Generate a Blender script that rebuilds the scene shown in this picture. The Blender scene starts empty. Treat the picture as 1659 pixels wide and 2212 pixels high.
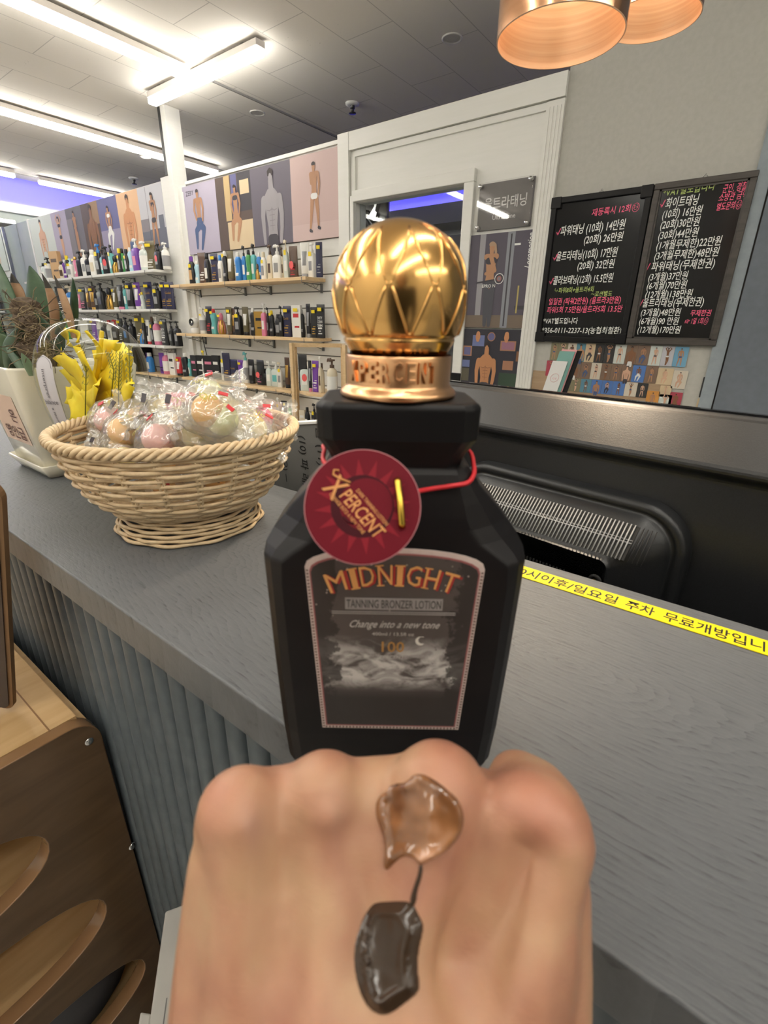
import bpy, bmesh, math, random
from mathutils import Vector, Matrix, noise
from mathutils.bvhtree import BVHTree
R = math.radians
random.seed(7)
SC = bpy.context.scene
COL = SC.collection

# ------------------------------------------------------------------ camera
# world axes: X runs along the slatted shop wall, Y towards it, Z up; counter top is z = 0
FPX, WPX, HPX = 1037.0, 1659.0, 2212.0
PITCH, ROLL = R(21.1), R(1.0)
EX = Vector((.79968, .60042, 0))            # camera right, level
EY = Vector((-.60042, .79968, 0))           # camera forward, level
EZ = Vector((0, 0, 1))
CF = EY * math.cos(PITCH) - EZ * math.sin(PITCH)
U0 = EY * math.sin(PITCH) + EZ * math.cos(PITCH)
CR = EX * math.cos(ROLL) + U0 * math.sin(ROLL)
CU = -EX * math.sin(ROLL) + U0 * math.cos(ROLL)
CC = Vector((0, 0, .2))
cam = bpy.data.cameras.new('camera')
camo = bpy.data.objects.new('camera', cam)
COL.objects.link(camo)
camo.matrix_world = Matrix(((CR.x, CU.x, -CF.x, CC.x), (CR.y, CU.y, -CF.y, CC.y), (CR.z, CU.z, -CF.z, CC.z), (0, 0, 0, 1)))
cam.sensor_fit = 'HORIZONTAL'
cam.sensor_width = 36
cam.lens = 36 * FPX / WPX
cam.clip_start = .01
cam.dof.use_dof = True
cam.dof.focus_distance = .9
cam.dof.aperture_fstop = 21
SC.camera = camo
SC.view_settings.view_transform = 'Standard'
SC.view_settings.look = 'None'
SC.view_settings.gamma = 1
SC.view_settings.exposure = 0.28
SC.cycles.max_bounces = 8
SC.cycles.transparent_max_bounces = 24
SC.cycles.caustics_reflective = False
SC.cycles.caustics_refractive = False
SC.cycles.sample_clamp_indirect = 8
w = bpy.data.worlds.new('world'); SC.world = w; w.use_nodes = True
w.node_tree.nodes['Background'].inputs[0].default_value = (1, .95, .88, 1)
w.node_tree.nodes['Background'].inputs[1].default_value = .1
STRIP_E, DOWN_E, PEND_E, BLUE_E = 22.0, 5.0, 2.2, 9.0

def ray(x, y): return ((x - WPX / 2) * CR + (HPX / 2 - y) * CU + FPX * CF)
def on_x(x, y, v): d = ray(x, y); return CC + d * ((v - CC.x) / d.x)
def on_y(x, y, v): d = ray(x, y); return CC + d * ((v - CC.y) / d.y)
def on_z(x, y, v): d = ray(x, y); return CC + d * ((v - CC.z) / d.z)
def at(x, y, Z): return CC + ray(x, y) * (Z / FPX)

# ------------------------------------------------------------------ materials
MAT = {}
def mat(name, col=(.8, .8, .8), rough=.5, metal=0, emit=None, es=0, spec=None, sss=0, coat=0, alpha=None):
    if name in MAT: return MAT[name]
    m = bpy.data.materials.new(name); m.use_nodes = True
    b = m.node_tree.nodes['Principled BSDF']
    b.inputs['Base Color'].default_value = (*col, 1)
    b.inputs['Roughness'].default_value = rough
    b.inputs['Metallic'].default_value = metal
    if spec is not None: b.inputs['Specular IOR Level'].default_value = spec
    if sss:
        b.inputs['Subsurface Weight'].default_value = sss
        b.inputs['Subsurface Radius'].default_value = (.006, .0025, .0012)
        b.inputs['Subsurface Scale'].default_value = 1
    if coat: b.inputs['Coat Weight'].default_value = coat
    if emit:
        b.inputs['Emission Color'].default_value = (*emit, 1)
        b.inputs['Emission Strength'].default_value = es
    MAT[name] = m
    return m
def nd(m, t, **kw):
    n = m.node_tree.nodes.new(t)
    for k, v in kw.items():
        if k in n.inputs: n.inputs[k].default_value = v
        else: setattr(n, k, v)
    return n
def lk(m, a, b): m.node_tree.links.new(a, b)
def bsdf(m): return m.node_tree.nodes['Principled BSDF']
def ramp(m, src, stops):
    r = nd(m, 'ShaderNodeValToRGB'); lk(m, src, r.inputs[0])
    e = r.color_ramp.elements
    while len(e) < len(stops): e.new(.5)
    for i, (p, c) in enumerate(stops): e[i].position = p; e[i].color = (*c, 1)
    return r
def coords(m, scale=(1, 1, 1), loc=(0, 0, 0), kind='Object', rot=(0, 0, 0)):
    t = nd(m, 'ShaderNodeTexCoord'); mp = nd(m, 'ShaderNodeMapping')
    mp.inputs['Scale'].default_value = scale; mp.inputs['Location'].default_value = loc; mp.inputs['Rotation'].default_value = rot
    lk(m, t.outputs[kind], mp.inputs['Vector']); return mp.outputs[0]
def bump(m, src, strength=.3, dist=.01):
    b = nd(m, 'ShaderNodeBump'); b.inputs['Strength'].default_value = strength; b.inputs['Distance'].default_value = dist
    lk(m, src, b.inputs['Height']); lk(m, b.outputs[0], bsdf(m).inputs['Normal']); return b
def noisy(name, c1, c2, scale=(20, 20, 20), rough=.5, bs=.2, bd=.002, detail=4, nscale=1, lo=.35, hi=.65, **kw):
    if name in MAT: return MAT[name]
    m = mat(name, c1, rough, **kw)
    n = nd(m, 'ShaderNodeTexNoise', Detail=detail, Scale=nscale); lk(m, coords(m, scale), n.inputs['Vector'])
    r = ramp(m, n.outputs[0], [(lo, c1), (hi, c2)]); lk(m, r.outputs[0], bsdf(m).inputs['Base Color'])
    if bs: bump(m, n.outputs[0], bs, bd)
    return m

def wood_counter():
    m = mat('counter_wood', (.15, .155, .162), .46)
    # long fine pores, plus oval growth rings round a knot on the right
    f = nd(m, 'ShaderNodeTexNoise', Scale=1, Detail=5, Roughness=.75, Distortion=.4); lk(m, coords(m, (45, 420, 45)), f.inputs['Vector'])
    k = on_z(1440, 1480, 0)
    kv = coords(m, (3.2, 9.5, 1), (-k.x * 3.2, -k.y * 9.5, 0))
    n = nd(m, 'ShaderNodeTexNoise', Scale=2.2, Detail=3); lk(m, kv, n.inputs['Vector'])
    mx = nd(m, 'ShaderNodeVectorMath', operation='MULTIPLY_ADD'); lk(m, n.outputs['Color'], mx.inputs[0])
    mx.inputs[1].default_value = (.30, .30, 0); lk(m, kv, mx.inputs[2])
    wv = nd(m, 'ShaderNodeTexWave', wave_type='RINGS', rings_direction='Z', wave_profile='SAW', Scale=9, Distortion=.8, Detail=3)
    lk(m, mx.outputs[0], wv.inputs['Vector'])
    f2 = nd(m, 'ShaderNodeTexNoise', Scale=1, Detail=2, Roughness=.6); lk(m, coords(m, (420, 900, 100)), f2.inputs['Vector'])
    pr = nd(m, 'ShaderNodeMath', operation='MULTIPLY'); lk(m, wv.outputs['Fac'], pr.inputs[0]); lk(m, f2.outputs[0], pr.inputs[1])
    hh = nd(m, 'ShaderNodeMath', operation='MULTIPLY_ADD'); lk(m, pr.outputs[0], hh.inputs[0]); hh.inputs[1].default_value = .55; lk(m, f.outputs[0], hh.inputs[2])
    r = ramp(m, hh.outputs[0], [(.38, (.056, .060, .066)), (.52, (.108, .114, .122)), (.80, (.126, .132, .140))])
    lk(m, r.outputs[0], bsdf(m).inputs['Base Color'])
    bump(m, hh.outputs[0], .30, .0012)
    return m
def ply(name, c1, c2, rough=.35, axis=(8, 60, 60)):
    if name in MAT: return MAT[name]
    m = mat(name, c1, rough)
    n = nd(m, 'ShaderNodeTexNoise', Scale=1, Detail=5, Distortion=.6); lk(m, coords(m, axis), n.inputs['Vector'])
    r = ramp(m, n.outputs[0], [(.35, c1), (.65, c2)]); lk(m, r.outputs[0], bsdf(m).inputs['Base Color'])
    return m
def ceiling_mat():
    m = mat('ceiling_tile', (.7, .67, .62), .9)
    n = nd(m, 'ShaderNodeTexVoronoi', Scale=1); lk(m, coords(m, (34, 60, 10)), n.inputs['Vector'])
    n2 = nd(m, 'ShaderNodeTexNoise', Scale=5, Detail=3); lk(m, coords(m), n2.inputs['Vector'])
    a = nd(m, 'ShaderNodeMath', operation='ADD'); lk(m, n.outputs['Distance'], a.inputs[0]); lk(m, n2.outputs[0], a.inputs[1])
    br = nd(m, 'ShaderNodeTexBrick', offset=.5); lk(m, coords(m, (1, 1, 1), rot=(0, 0, R(90))), br.inputs['Vector'])
    br.inputs['Scale'].default_value = 1.0; br.inputs['Mortar Size'].default_value = .0025
    br.inputs['Brick Width'].default_value = .6; br.inputs['Row Height'].default_value = .3
    br.inputs['Color1'].default_value = (.84, .80, .74, 1); br.inputs['Color2'].default_value = (.82, .78, .715, 1); br.inputs['Mortar'].default_value = (.56, .53, .49, 1)
    r = ramp(m, a.outputs[0], [(.40, (.45, .45, .45)), (.47, (1, 1, 1))])
    mx = nd(m, 'ShaderNodeMixRGB', blend_type='MULTIPLY'); mx.inputs[0].default_value = .6
    lk(m, br.outputs[0], mx.inputs[1]); lk(m, r.outputs[0], mx.inputs[2]); lk(m, mx.outputs[0], bsdf(m).inputs['Base Color'])
    return m
def clear(name, tint=(1, 1, 1), amount=.12, rough=.03, crinkle=0, fres=1.45, milk=0):
    if name in MAT: return MAT[name]
    m = bpy.data.materials.new(name); m.use_nodes = True; MAT[name] = m
    nt = m.node_tree; nt.nodes.remove(nt.nodes['Principled BSDF'])
    out = nt.nodes['Material Output']
    tr = nd(m, 'ShaderNodeBsdfTransparent'); tr.inputs[0].default_value = (*tint, 1)
    gl = nd(m, 'ShaderNodeBsdfGlossy'); gl.inputs['Roughness'].default_value = rough
    fr = nd(m, 'ShaderNodeLayerWeight'); fr.inputs[0].default_value = .5
    pw = nd(m, 'ShaderNodeMath', operation='POWER'); lk(m, fr.outputs['Facing'], pw.inputs[0]); pw.inputs[1].default_value = 3.2
    ad = nd(m, 'ShaderNodeMath', operation='MULTIPLY_ADD', use_clamp=True); lk(m, pw.outputs[0], ad.inputs[0]); ad.inputs[1].default_value = .55; ad.inputs[2].default_value = amount
    mx = nd(m, 'ShaderNodeMixShader'); lk(m, ad.outputs[0], mx.inputs[0])
    base = tr.outputs[0]
    if milk:
        df = nd(m, 'ShaderNodeBsdfDiffuse'); df.inputs[0].default_value = (.95, .93, .88, 1)
        m0 = nd(m, 'ShaderNodeMixShader'); m0.inputs[0].default_value = milk
        lk(m, tr.outputs[0], m0.inputs[1]); lk(m, df.outputs[0], m0.inputs[2]); base = m0.outputs[0]
    lk(m, base, mx.inputs[1]); lk(m, gl.outputs[0], mx.inputs[2]); lk(m, mx.outputs[0], out.inputs[0])
    if crinkle:
        n = nd(m, 'ShaderNodeTexNoise', Scale=crinkle, Detail=2); lk(m, coords(m), n.inputs['Vector'])
        b = nd(m, 'ShaderNodeBump'); b.inputs['Strength'].default_value = 1; b.inputs['Distance'].default_value = .004
        lk(m, n.outputs[0], b.inputs['Height']); lk(m, b.outputs[0], gl.inputs['Normal'])
    return m

# palette
C = {'k': (.012, .012, .014), 'w': (.78, .77, .73), 'c': (.68, .60, .45), 'b': (.03, .2, .55), 'p': (.16, .05, .33), 'g': (.05, .28, .07), 'r': (.5, .03, .04),
     'n': (.09, .05, .03), 'o': (.12, .10, .05), 't': (.12, .42, .42), 'y': (.85, .65, .02), 'm': (.65, .2, .32), 's': (.28, .28, .29), 'd': (.55, .33, .08),
     'l': (.6, .66, .62), 'v': (.02, .02, .06), 'e': (.55, .34, .16), 'h': (.45, .68, .8)}
CN = {'k': 'black', 'w': 'white', 'c': 'cream', 'b': 'blue', 'p': 'purple', 'g': 'green', 'r': 'red', 'n': 'dark brown', 'o': 'olive', 't': 'teal', 'y': 'yellow',
      'm': 'pink', 's': 'grey', 'd': 'gold', 'l': 'clear', 'v': 'navy', 'e': 'kraft brown', 'h': 'pale blue'}
def pm(c):
    if c == 'd': return mat('gold_plastic', C['d'], .3, .8)
    if c == 'l': return mat('pale_translucent_plastic', C['l'], .15)
    return mat(CN[c].replace(' ', '_') + '_plastic', C[c], .32)

WHITE = noisy('white_painted_wood', (.755, .75, .705), (.775, .765, .725), (6, 6, 90), .5, .12, .0008)
GREYWALL = noisy('grey_wallpaper', (.45, .44, .40), (.48, .47, .43), (60, 60, 60), .85, .15, .001)
BLUEWALL = noisy('blue_grey_paint', (.135, .155, .18), (.15, .17, .2), (40, 40, 40), .75, .1, .001)
PALEBLUE = noisy('pale_blue_grey_paint', (.27, .31, .34), (.30, .34, .37), (40, 40, 40), .7, .1, .001)
PALEGREEN = noisy('pale_green_grey_paint', (.42, .47, .44), (.46, .5, .47), (9, 9, 9), .8, .1, .001)
DARKFLOOR = noisy('pale_floor_vinyl', (.52, .50, .46), (.58, .56, .52), (4, 30, 4), .4, .1, .001)
COUNTER = wood_counter()
CEIL = ceiling_mat()
RIB = noisy('grey_fluted_laminate', (.085, .105, .12), (.11, .13, .145), (90, 90, 60), .5, .4, .001)
PINE = ply('light_pine', (.66, .46, .24), (.74, .54, .31))
BEECH = ply('light_beech_laminate', (.52, .33, .15), (.60, .40, .20), .35, (60, 6, 30))
WALNUT = ply('brown_laminate', (.10, .058, .030), (.135, .08, .042), .28, (20, 12, 60))
BLACKM = mat('matte_black_plastic', (.006, .0055, .006), .45, spec=.25)
MONP = noisy('textured_black_plastic', (.009, .0095, .0105), (.014, .0145, .016), (900, 900, 900), .36, .25, .0004)
GLOSSK = mat('gloss_black', (.008, .008, .009), .08)
STEEL = mat('polished_steel', (.6, .6, .6), .2, 1)
LED = mat('led_diffuser', (1, 1, 1), .5, emit=(1, .965, .88), es=STRIP_E)
LAMPON = mat('lamp_glow', (1, 1, 1), .5, emit=(1, .9, .7), es=DOWN_E)
PRINTW = mat('print_white', (.75, .75, .73), .5)

# ------------------------------------------------------------------ mesh building
class MB:
    def __init__(s): s.v = []; s.f = []; s.mi = []; s.mats = []; s.sm = []
    def m(s, mt):
        if mt not in s.mats: s.mats.append(mt)
        return s.mats.index(mt)
    def add(s, vs, fs, mt, smooth=False):
        o = len(s.v); i = s.m(mt); s.v += [tuple(v) for v in vs]
        for f in fs: s.f.append(tuple(k + o for k in f)); s.mi.append(i); s.sm.append(smooth)
    def box(s, x0, x1, y0, y1, z0, z1, mt, b=0):
        if b:
            bm = bmesh.new(); bmesh.ops.create_cube(bm, size=1)
            for v in bm.verts: v.co = Vector(((x0 + x1) / 2 + v.co.x * (x1 - x0), (y0 + y1) / 2 + v.co.y * (y1 - y0), (z0 + z1) / 2 + v.co.z * (z1 - z0)))
            bmesh.ops.bevel(bm, geom=bm.edges[:], offset=b, segments=3, profile=.5, affect='EDGES')
            s.bm(bm, mt, False); return
        s.add([(x0, y0, z0), (x1, y0, z0), (x1, y1, z0), (x0, y1, z0), (x0, y0, z1), (x1, y0, z1), (x1, y1, z1), (x0, y1, z1)],
              [(0, 3, 2, 1), (4, 5, 6, 7), (0, 1, 5, 4), (1, 2, 6, 5), (2, 3, 7, 6), (3, 0, 4, 7)], mt)
    def bm(s, bm, mt, smooth=True):
        bm.verts.ensure_lookup_table()
        for i, v in enumerate(bm.verts): v.index = i
        s.add([v.co.copy() for v in bm.verts], [[v.index for v in f.verts] for f in bm.faces], mt, smooth); bm.free()
    def tube(s, pts, r, mt, n=8, caps=True, closed=False):
        pts = [Vector(p) for p in pts]; N = len(pts)
        rs = r if isinstance(r, (list, tuple)) else [r] * N
        vs = []; up = Vector((0, 0, 1)); prev = None
        for i, p in enumerate(pts):
            a = pts[(i - 1) % N] if (closed or i > 0) else p; b = pts[(i + 1) % N] if (closed or i < N - 1) else p
            t = (b - a).normalized() if (b - a).length > 1e-9 else Vector((0, 0, 1))
            if prev is None: x = t.cross(up) if abs(t.z) < .95 else t.cross(Vector((1, 0, 0)))
            else: x = prev - t * prev.dot(t)
            x.normalize(); prev = x; y = t.cross(x)
            for k in range(n):
                an = 2 * math.pi * k / n; vs.append(p + (x * math.cos(an) + y * math.sin(an)) * rs[i])
        fs = []
        for i in range(N if closed else N - 1):
            j = (i + 1) % N
            for k in range(n): fs.append((i * n + k, i * n + (k + 1) % n, j * n + (k + 1) % n, j * n + k))
        if caps and not closed: fs += [tuple(range(n))[::-1], tuple((N - 1) * n + k for k in range(n))]
        s.add(vs, fs, mt, True)
    def lathe(s, prof, mt, n=32, c=(0, 0, 0), smooth=True, close=False, sx=1, sy=1):
        vs = [(c[0] + r * sx * math.cos(2 * math.pi * k / n), c[1] + r * sy * math.sin(2 * math.pi * k / n), c[2] + z) for r, z in prof for k in range(n)]
        fs = [(i * n + k, i * n + (k + 1) % n, (i + 1) * n + (k + 1) % n, (i + 1) * n + k) for i in range(len(prof) - 1) for k in range(n)]
        if close: fs += [tuple(range(n))[::-1], tuple((len(prof) - 1) * n + k for k in range(n))]
        s.add(vs, fs, mt, smooth)
    def loft(s, secs, mt, n=20, smooth=True, off=(0, 0, 0)):
        # secs: (z, half width, half depth, exponent, [x offset])
        vs = []
        for q in secs:
            z, a, b, e = q[:4]; ox = q[4] if len(q) > 4 else 0
            for k in range(n):
                t = 2 * math.pi * (k + .5) / n; cx, sy = math.cos(t), math.sin(t)
                vs.append((off[0] + ox + a * math.copysign(abs(cx) ** (2 / e), cx), off[1] + b * math.copysign(abs(sy) ** (2 / e), sy), off[2] + z))
        N = len(secs)
        fs = [(i * n + k, i * n + (k + 1) % n, (i + 1) * n + (k + 1) % n, (i + 1) * n + k) for i in range(N - 1) for k in range(n)]
        fs += [tuple(range(n))[::-1], tuple((N - 1) * n + k for k in range(n))]
        s.add(vs, fs, mt, smooth)
    def prism(s, pts, d, mt, M=None, smooth=False):
        # pts: 2-D outline in x,z ; extruded along +y by d
        n = len(pts); vs = [Vector((x, 0, z)) for x, z in pts] + [Vector((x, d, z)) for x, z in pts]
        if M is not None: vs = [M @ v for v in vs]
        s.add(vs, [tuple(range(n)), tuple(range(n, 2 * n))[::-1]] + [(i, i + n, (i + 1) % n + n, (i + 1) % n) for i in range(n)], mt, smooth)
    def text(s, st, mt, o, xd, yd, size, fit=None, shear=0, ex=0, bend=None):
        vs, fs, wd = textgeo(st)
        o = Vector(o); xd = Vector(xd).normalized(); yd = Vector(yd).normalized(); zd = xd.cross(yd)
        kx = size if fit is None else fit / max(wd, 1e-6)
        out = []
        for x, y, z in vs:
            X, Y = x * kx + shear * y * size, y * size
            if bend: out.append(bend(X, Y, z * ex))
            else: out.append(o + xd * X + yd * Y + zd * (z * ex))
        s.add(out, fs, mt)
        return wd * kx
    def build(s, name, parent=None, smooth=None, loc=None):
        me = bpy.data.meshes.new(name); me.from_pydata(s.v, [], s.f)
        for m_ in s.mats: me.materials.append(m_)
        me.polygons.foreach_set('material_index', s.mi)
        me.polygons.foreach_set('use_smooth', s.sm if smooth is None else [smooth] * len(s.sm))
        me.update()
        o = bpy.data.objects.new(name, me); COL.objects.link(o)
        if parent: o.parent = parent
        if loc is not None: o.location = loc
        return o
_tg = {}
def textgeo(st, ext=0, bold=.010):
    if (st, ext, bold) in _tg: return _tg[st, ext, bold]
    cu = bpy.data.curves.new('t', 'FONT'); cu.body = st; cu.size = 1; cu.resolution_u = 2; cu.extrude = ext; cu.bevel_depth = ext * .35; cu.offset = bold
    o = bpy.data.objects.new('t', cu); COL.objects.link(o)
    me = bpy.data.meshes.new_from_object(o.evaluated_get(bpy.context.evaluated_depsgraph_get()))
    vs = [tuple(v.co) for v in me.vertices]; fs = [tuple(p.vertices) for p in me.polygons]
    bpy.data.objects.remove(o); bpy.data.curves.remove(cu); bpy.data.meshes.remove(me)
    x0 = min((v[0] for v in vs), default=0); wd = max((v[0] for v in vs), default=1) - x0
    vs = [(v[0] - x0, v[1], v[2]) for v in vs]
    _tg[st, ext, bold] = (vs, fs, wd); return _tg[st, ext, bold]

def tag(o, label, cat, group=None, kind=None):
    o['label'] = label; o['category'] = cat
    if group: o['group'] = group
    if kind: o['kind'] = kind
    return o
def thing(name, label, cat, loc=(0, 0, 0), rz=0, group=None):
    o = bpy.data.objects.new(name, None); COL.objects.link(o); o.empty_display_size = .05
    o.location = loc; o.rotation_euler = (0, 0, rz); return tag(o, label, cat, group)
def struct(name, mb, **kw):
    o = mb.build(name, **kw); o['kind'] = 'structure'; return o
def boxobj(name, *a, mt, b=0, parent=None):
    m = MB(); m.box(*a, mt, b); return m.build(name, parent)
def bevelmod(o, wd=.002, seg=3):
    md = o.modifiers.new('b', 'BEVEL'); md.width = wd; md.segments = seg; md.limit_method = 'ANGLE'; md.angle_limit = R(35); return o
def rrect(x0, x1, z0, z1, r, n=6):
    p = []
    for cx, cz, a in ((x1 - r, z1 - r, 0), (x0 + r, z1 - r, 90), (x0 + r, z0 + r, 180), (x1 - r, z0 + r, 270)):
        for k in range(n + 1): t = R(a + 90 * k / n); p.append((cx + r * math.cos(t), cz + r * math.sin(t)))
    return p
# ================================================================== the room
WY = 2.3            # face of the long shop wall
FZ, CZ = -1.08, 1.57
m = MB(); m.box(-7.6, 2.6, -2.6, 8.2, FZ - .1, FZ, DARKFLOOR); struct('floor', m)
m = MB(); m.box(-6.6, 2.6, -2.6, 5.0, CZ, CZ + .06, CEIL)
struct('ceiling', m)
# long dark joints between the ceiling boards, running towards the wall
m = MB(); m.box(-3.06, -3.045, 2.2, 5, CZ - .004, CZ + .002, mat('dark_joint', (.08, .07, .065), .8)); struct('trim_1', m)
m = MB()
for x in (-4.53, -3.03, -6.36): m.box(x - .02, x - .005, -2.5, 3.6, CZ - .006, CZ + .002, mat('rail_grey', (.35, .34, .32), .6))
struct('trim_2', m)
# grey papered wall, and blue-grey end to its right
m = MB(); m.box(-.862, -.172, WY, WY + .1, FZ, CZ, GREYWALL); struct('wall_back', m)
m = MB(); m.box(-.172, -.128, WY - .012, WY + .1, FZ, CZ, PALEBLUE); struct('trim_3', m)
m = MB(); m.box(-.122, 2.6, WY - .02, WY + .1, FZ, CZ, BLUEWALL); m.box(-.128, -.122, WY + .0, WY + .1, FZ, CZ, mat('dark_joint', ())); struct('wall_back_right', m)
m = MB(); m.box(2.5, 2.6, -2.6, WY, FZ, CZ, GREYWALL); struct('wall_right', m)
m = MB(); m.box(-7.6, 2.6, -2.7, -2.6, FZ, 2.1, WHITE); struct('wall_behind', m)
# far left wall: low wall with a lit cove on top of it
m = MB(); m.box(-6.9, -6.76, -2.6, 8.2, FZ, 1.362, PALEGREEN); m.box(-6.76, -6.735, -2.6, 8.2, 1.27, 1.362, WHITE); struct('wall_left', m)
COVEW = mat('cove_white', (.75, .75, .75), .8)
m = MB(); m.box(-7.4, -7.3, -2.6, 8.2, 1.1, 2.1, COVEW); m.box(-7.4, -6.6, -2.6, 8.2, 2.05, 2.1, COVEW); m.box(-6.64, -6.6, -2.6, 8.2, CZ + .06, 2.1, COVEW); m.box(-7.3, -6.9, -2.6, 8.2, 1.25, 1.3, COVEW)
struct('wall_cove', m)
BLUE = mat('blue_led', (.1, .1, 1), .5, emit=(.11, .09, 1), es=BLUE_E)
m = MB(); m.box(-6.70, -6.645, -2.5, 4.9, 1.9, 1.94, BLUE); m.box(-6.98, -6.93, -2.5, 4.9, 1.30, 1.33, BLUE)
tag(m.build('cove_light'), 'blue glowing strip light hidden in the ceiling recess, far left', 'strip light')
# back room seen through the framed opening
m = MB(); m.box(-6.5, 2.6, 8.1, 8.2, FZ, 2.1, GREYWALL); m.box(-6.5, 2.6, 5.5, 5.6, 1.2, 2.1, COVEW); m.box(-6.5, 2.6, 5.0, 5.6, 2.05, 2.1, COVEW)
m.box(-6.5, 2.6, 5.6, 8.1, 1.25, 1.3, CEIL); struct('wall_far', m)
m = MB(); m.box(-6.5, 2.6, 5.1, 5.6, 1.25, 1.435, mat('soffit_grey', (.22, .22, .22), .8)); struct('trim_4', m)
m = MB(); m.box(-6.5, 2.4, 5.42, 5.47, 1.44, 1.46, BLUE); m.box(-6.5, 2.4, 5.02, 5.07, 1.95, 1.99, BLUE)
tag(m.build('cove_light'), 'blue strip light in the back room seen through the framed opening', 'strip light')
# slatted partition wall: two shelf bays, posts, framed opening
def slats(m, x0, x1, z0, z1, pitch=.092):
    m.box(x0, x1, WY + .012, WY + .07, z0, z1, mat('groove_shadow_grey', (.30, .29, .27), .8))
    z = z0
    while z < z1 - .01:
        m.box(x0, x1, WY, WY + .014, z + .0035, min(z + pitch - .0035, z1), WHITE); z += pitch
m = MB(); slats(m, -6.38, -3.80, FZ, 1.165); struct('wall_slatted_left', m)
m = MB(); slats(m, -3.50, -2.06, FZ, 1.10)
struct('wall_slatted_right', m)
# column between the bays, reaching the ceiling, plus side trims
m = MB(); m.box(-3.668, -3.612, WY - .03, WY + .08, FZ, CZ, WHITE); m.box(-3.80, -3.665, WY - .012, WY + .08, FZ, 1.18, WHITE); m.box(-3.612, -3.50, WY - .005, WY + .08, FZ, 1.10, WHITE)
m.box(-3.56, -3.53, WY - .018, WY - .005, FZ, 1.06, WHITE); struct('trim_5', m)
m = MB(); m.box(-3.70, -3.667, WY - .03, WY + .03, 1.18, CZ, mat('black_rubber', (.012, .012, .012), .5)); struct('trim_6', m)
m = MB(); m.box(-2.06, -1.985, WY - .022, WY + .08, FZ, 1.135, WHITE); struct('trim_7', m)
m = MB(); m.box(-3.50, -2.06, WY - .012, WY + .08, 1.10, 1.118, WHITE); m.box(-6.385, -6.35, WY - .012, WY + .08, FZ, 1.17, WHITE); struct('trim_8', m)
# panelled bay with the framed opening
OX0, OX1, OZ1 = -1.95, -1.285, .82
m = MB()
m.box(-1.985, OX0, WY, WY + .08, FZ, 1.03, WHITE); m.box(OX1, -.862, WY, WY + .08, FZ, 1.03, WHITE); m.box(OX0, OX1, WY, WY + .08, OZ1, 1.03, WHITE); m.box(-1.985, -.862, WY, WY + .08, 1.03, 1.135, WHITE)
struct('wall_panelled', m)
m = MB()
m.box(-1.985, -.862, WY - .02, WY, 1.055, 1.135, WHITE); m.box(-1.95, -.90, WY - .010, WY, 1.025, 1.05, WHITE)
m.box(-.935, -.862, WY - .016, WY, FZ, 1.05, WHITE); m.box(-1.975, -1.95, WY - .010, WY, .86, 1.03, WHITE)
for k in range(4): m.box(-.925 + k * .015, -.919 + k * .015, WY - .019, WY - .016, FZ, 1.03, WHITE)
struct('trim_9', m)
fr = MB()
M_ = .052
fr.box(OX0 - .01, OX1 + M_, WY - .025, WY, OZ1, OZ1 + M_, WHITE, .004); fr.box(OX1, OX1 + M_, WY - .025, WY, FZ, OZ1, WHITE, .004); fr.box(OX0 - .025, OX0, WY - .025, WY, FZ, OZ1 + .03, WHITE, .004)
f = struct('window_1', fr)
g = MB(); g.box(OX0, OX1, WY + .03, WY + .036, FZ, OZ1, clear('window_glass', (.93, .96, .96), .03, .02)); g.build('pane', f)
# mirror on the far left wall
m = MB(); m.box(-6.76, -6.752, 1.0, WY + .012, FZ + .1, 1.2, mat('mirror_silver', (.82, .86, .85), .02, 1)); mo = m.build('wall_mirror')
tag(mo, 'tall frameless wall mirror at the far left end of the shelves', 'mirror')
m = MB(); m.box(-6.76, -6.385, WY + .015, WY + .1, FZ, 1.17, PALEGREEN); struct('wall_recess', m)

# ================================================================== ceiling things
def strip(x0, x1, y0, y1, label, par=False):
    t = thing('led_strip_light', label, 'ceiling light', ((x0 + x1) / 2, (y0 + y1) / 2, CZ), group='linear ceiling lights')
    ox, oy = (x0 + x1) / 2, (y0 + y1) / 2
    boxobj('housing', x0 - ox, x1 - ox, y0 - oy, y1 - oy, -.042, -.012, mt=mat('lamp_housing', (.7, .66, .62), .5), b=.003, parent=t)
    boxobj('diffuser', x0 - ox + .002, x1 - ox - .002, y0 - oy + .002, y1 - oy - .002, -.075, -.043, mt=LED, b=.008, parent=t)
    c = MB()
    lng = (y1 - y0) > (x1 - x0)
    for k in (.12, .88):
        if lng: yy = (y0 - oy) + (y1 - y0) * k; c.box(x0 - ox + .01, x1 - ox - .01, yy - .012, yy + .012, -.013, 0, STEEL)
        else: xx = (x0 - ox) + (x1 - x0) * k; c.box(xx - .012, xx + .012, y0 - oy + .01, y1 - oy - .01, -.013, 0, STEEL)
    c.build('mounting_clip', t)
HW = .028
strip(-3.0 - HW, -3.0 + HW, -1.9, 2.06, 'long glowing ceiling strip that ends at the short crosswise strip')
strip(-3.50, -2.43, 2.085, 2.145, 'short crosswise glowing strip light at the top, forming a T')
strip(-4.48 - HW, -4.48 + HW, -1.9, 3.28, 'longest glowing ceiling strip, second from the top, ending behind the white column')
strip(-6.28 - HW, -6.28 + HW, 2.44, 3.30, 'short glowing strip light just above the left posters')
strip(-6.24 - HW, -6.24 + HW, .6, 2.22, 'glowing strip light cut by the left picture edge, above the blue recess')
strip(.95 - HW, .95 + HW, -2.0, .3, 'added unseen fill strip to the right of the counter, outside the picture')  # strips from here down are added out of view as fill
strip(-1.4 - HW, -1.4 + HW, -2.4, .85, 'added unseen fill strip left of the camera, outside the picture')
strip(.15 - HW, .15 + HW, -.8, 1.15, 'added unseen fill strip over the monitor, above the picture')
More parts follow.
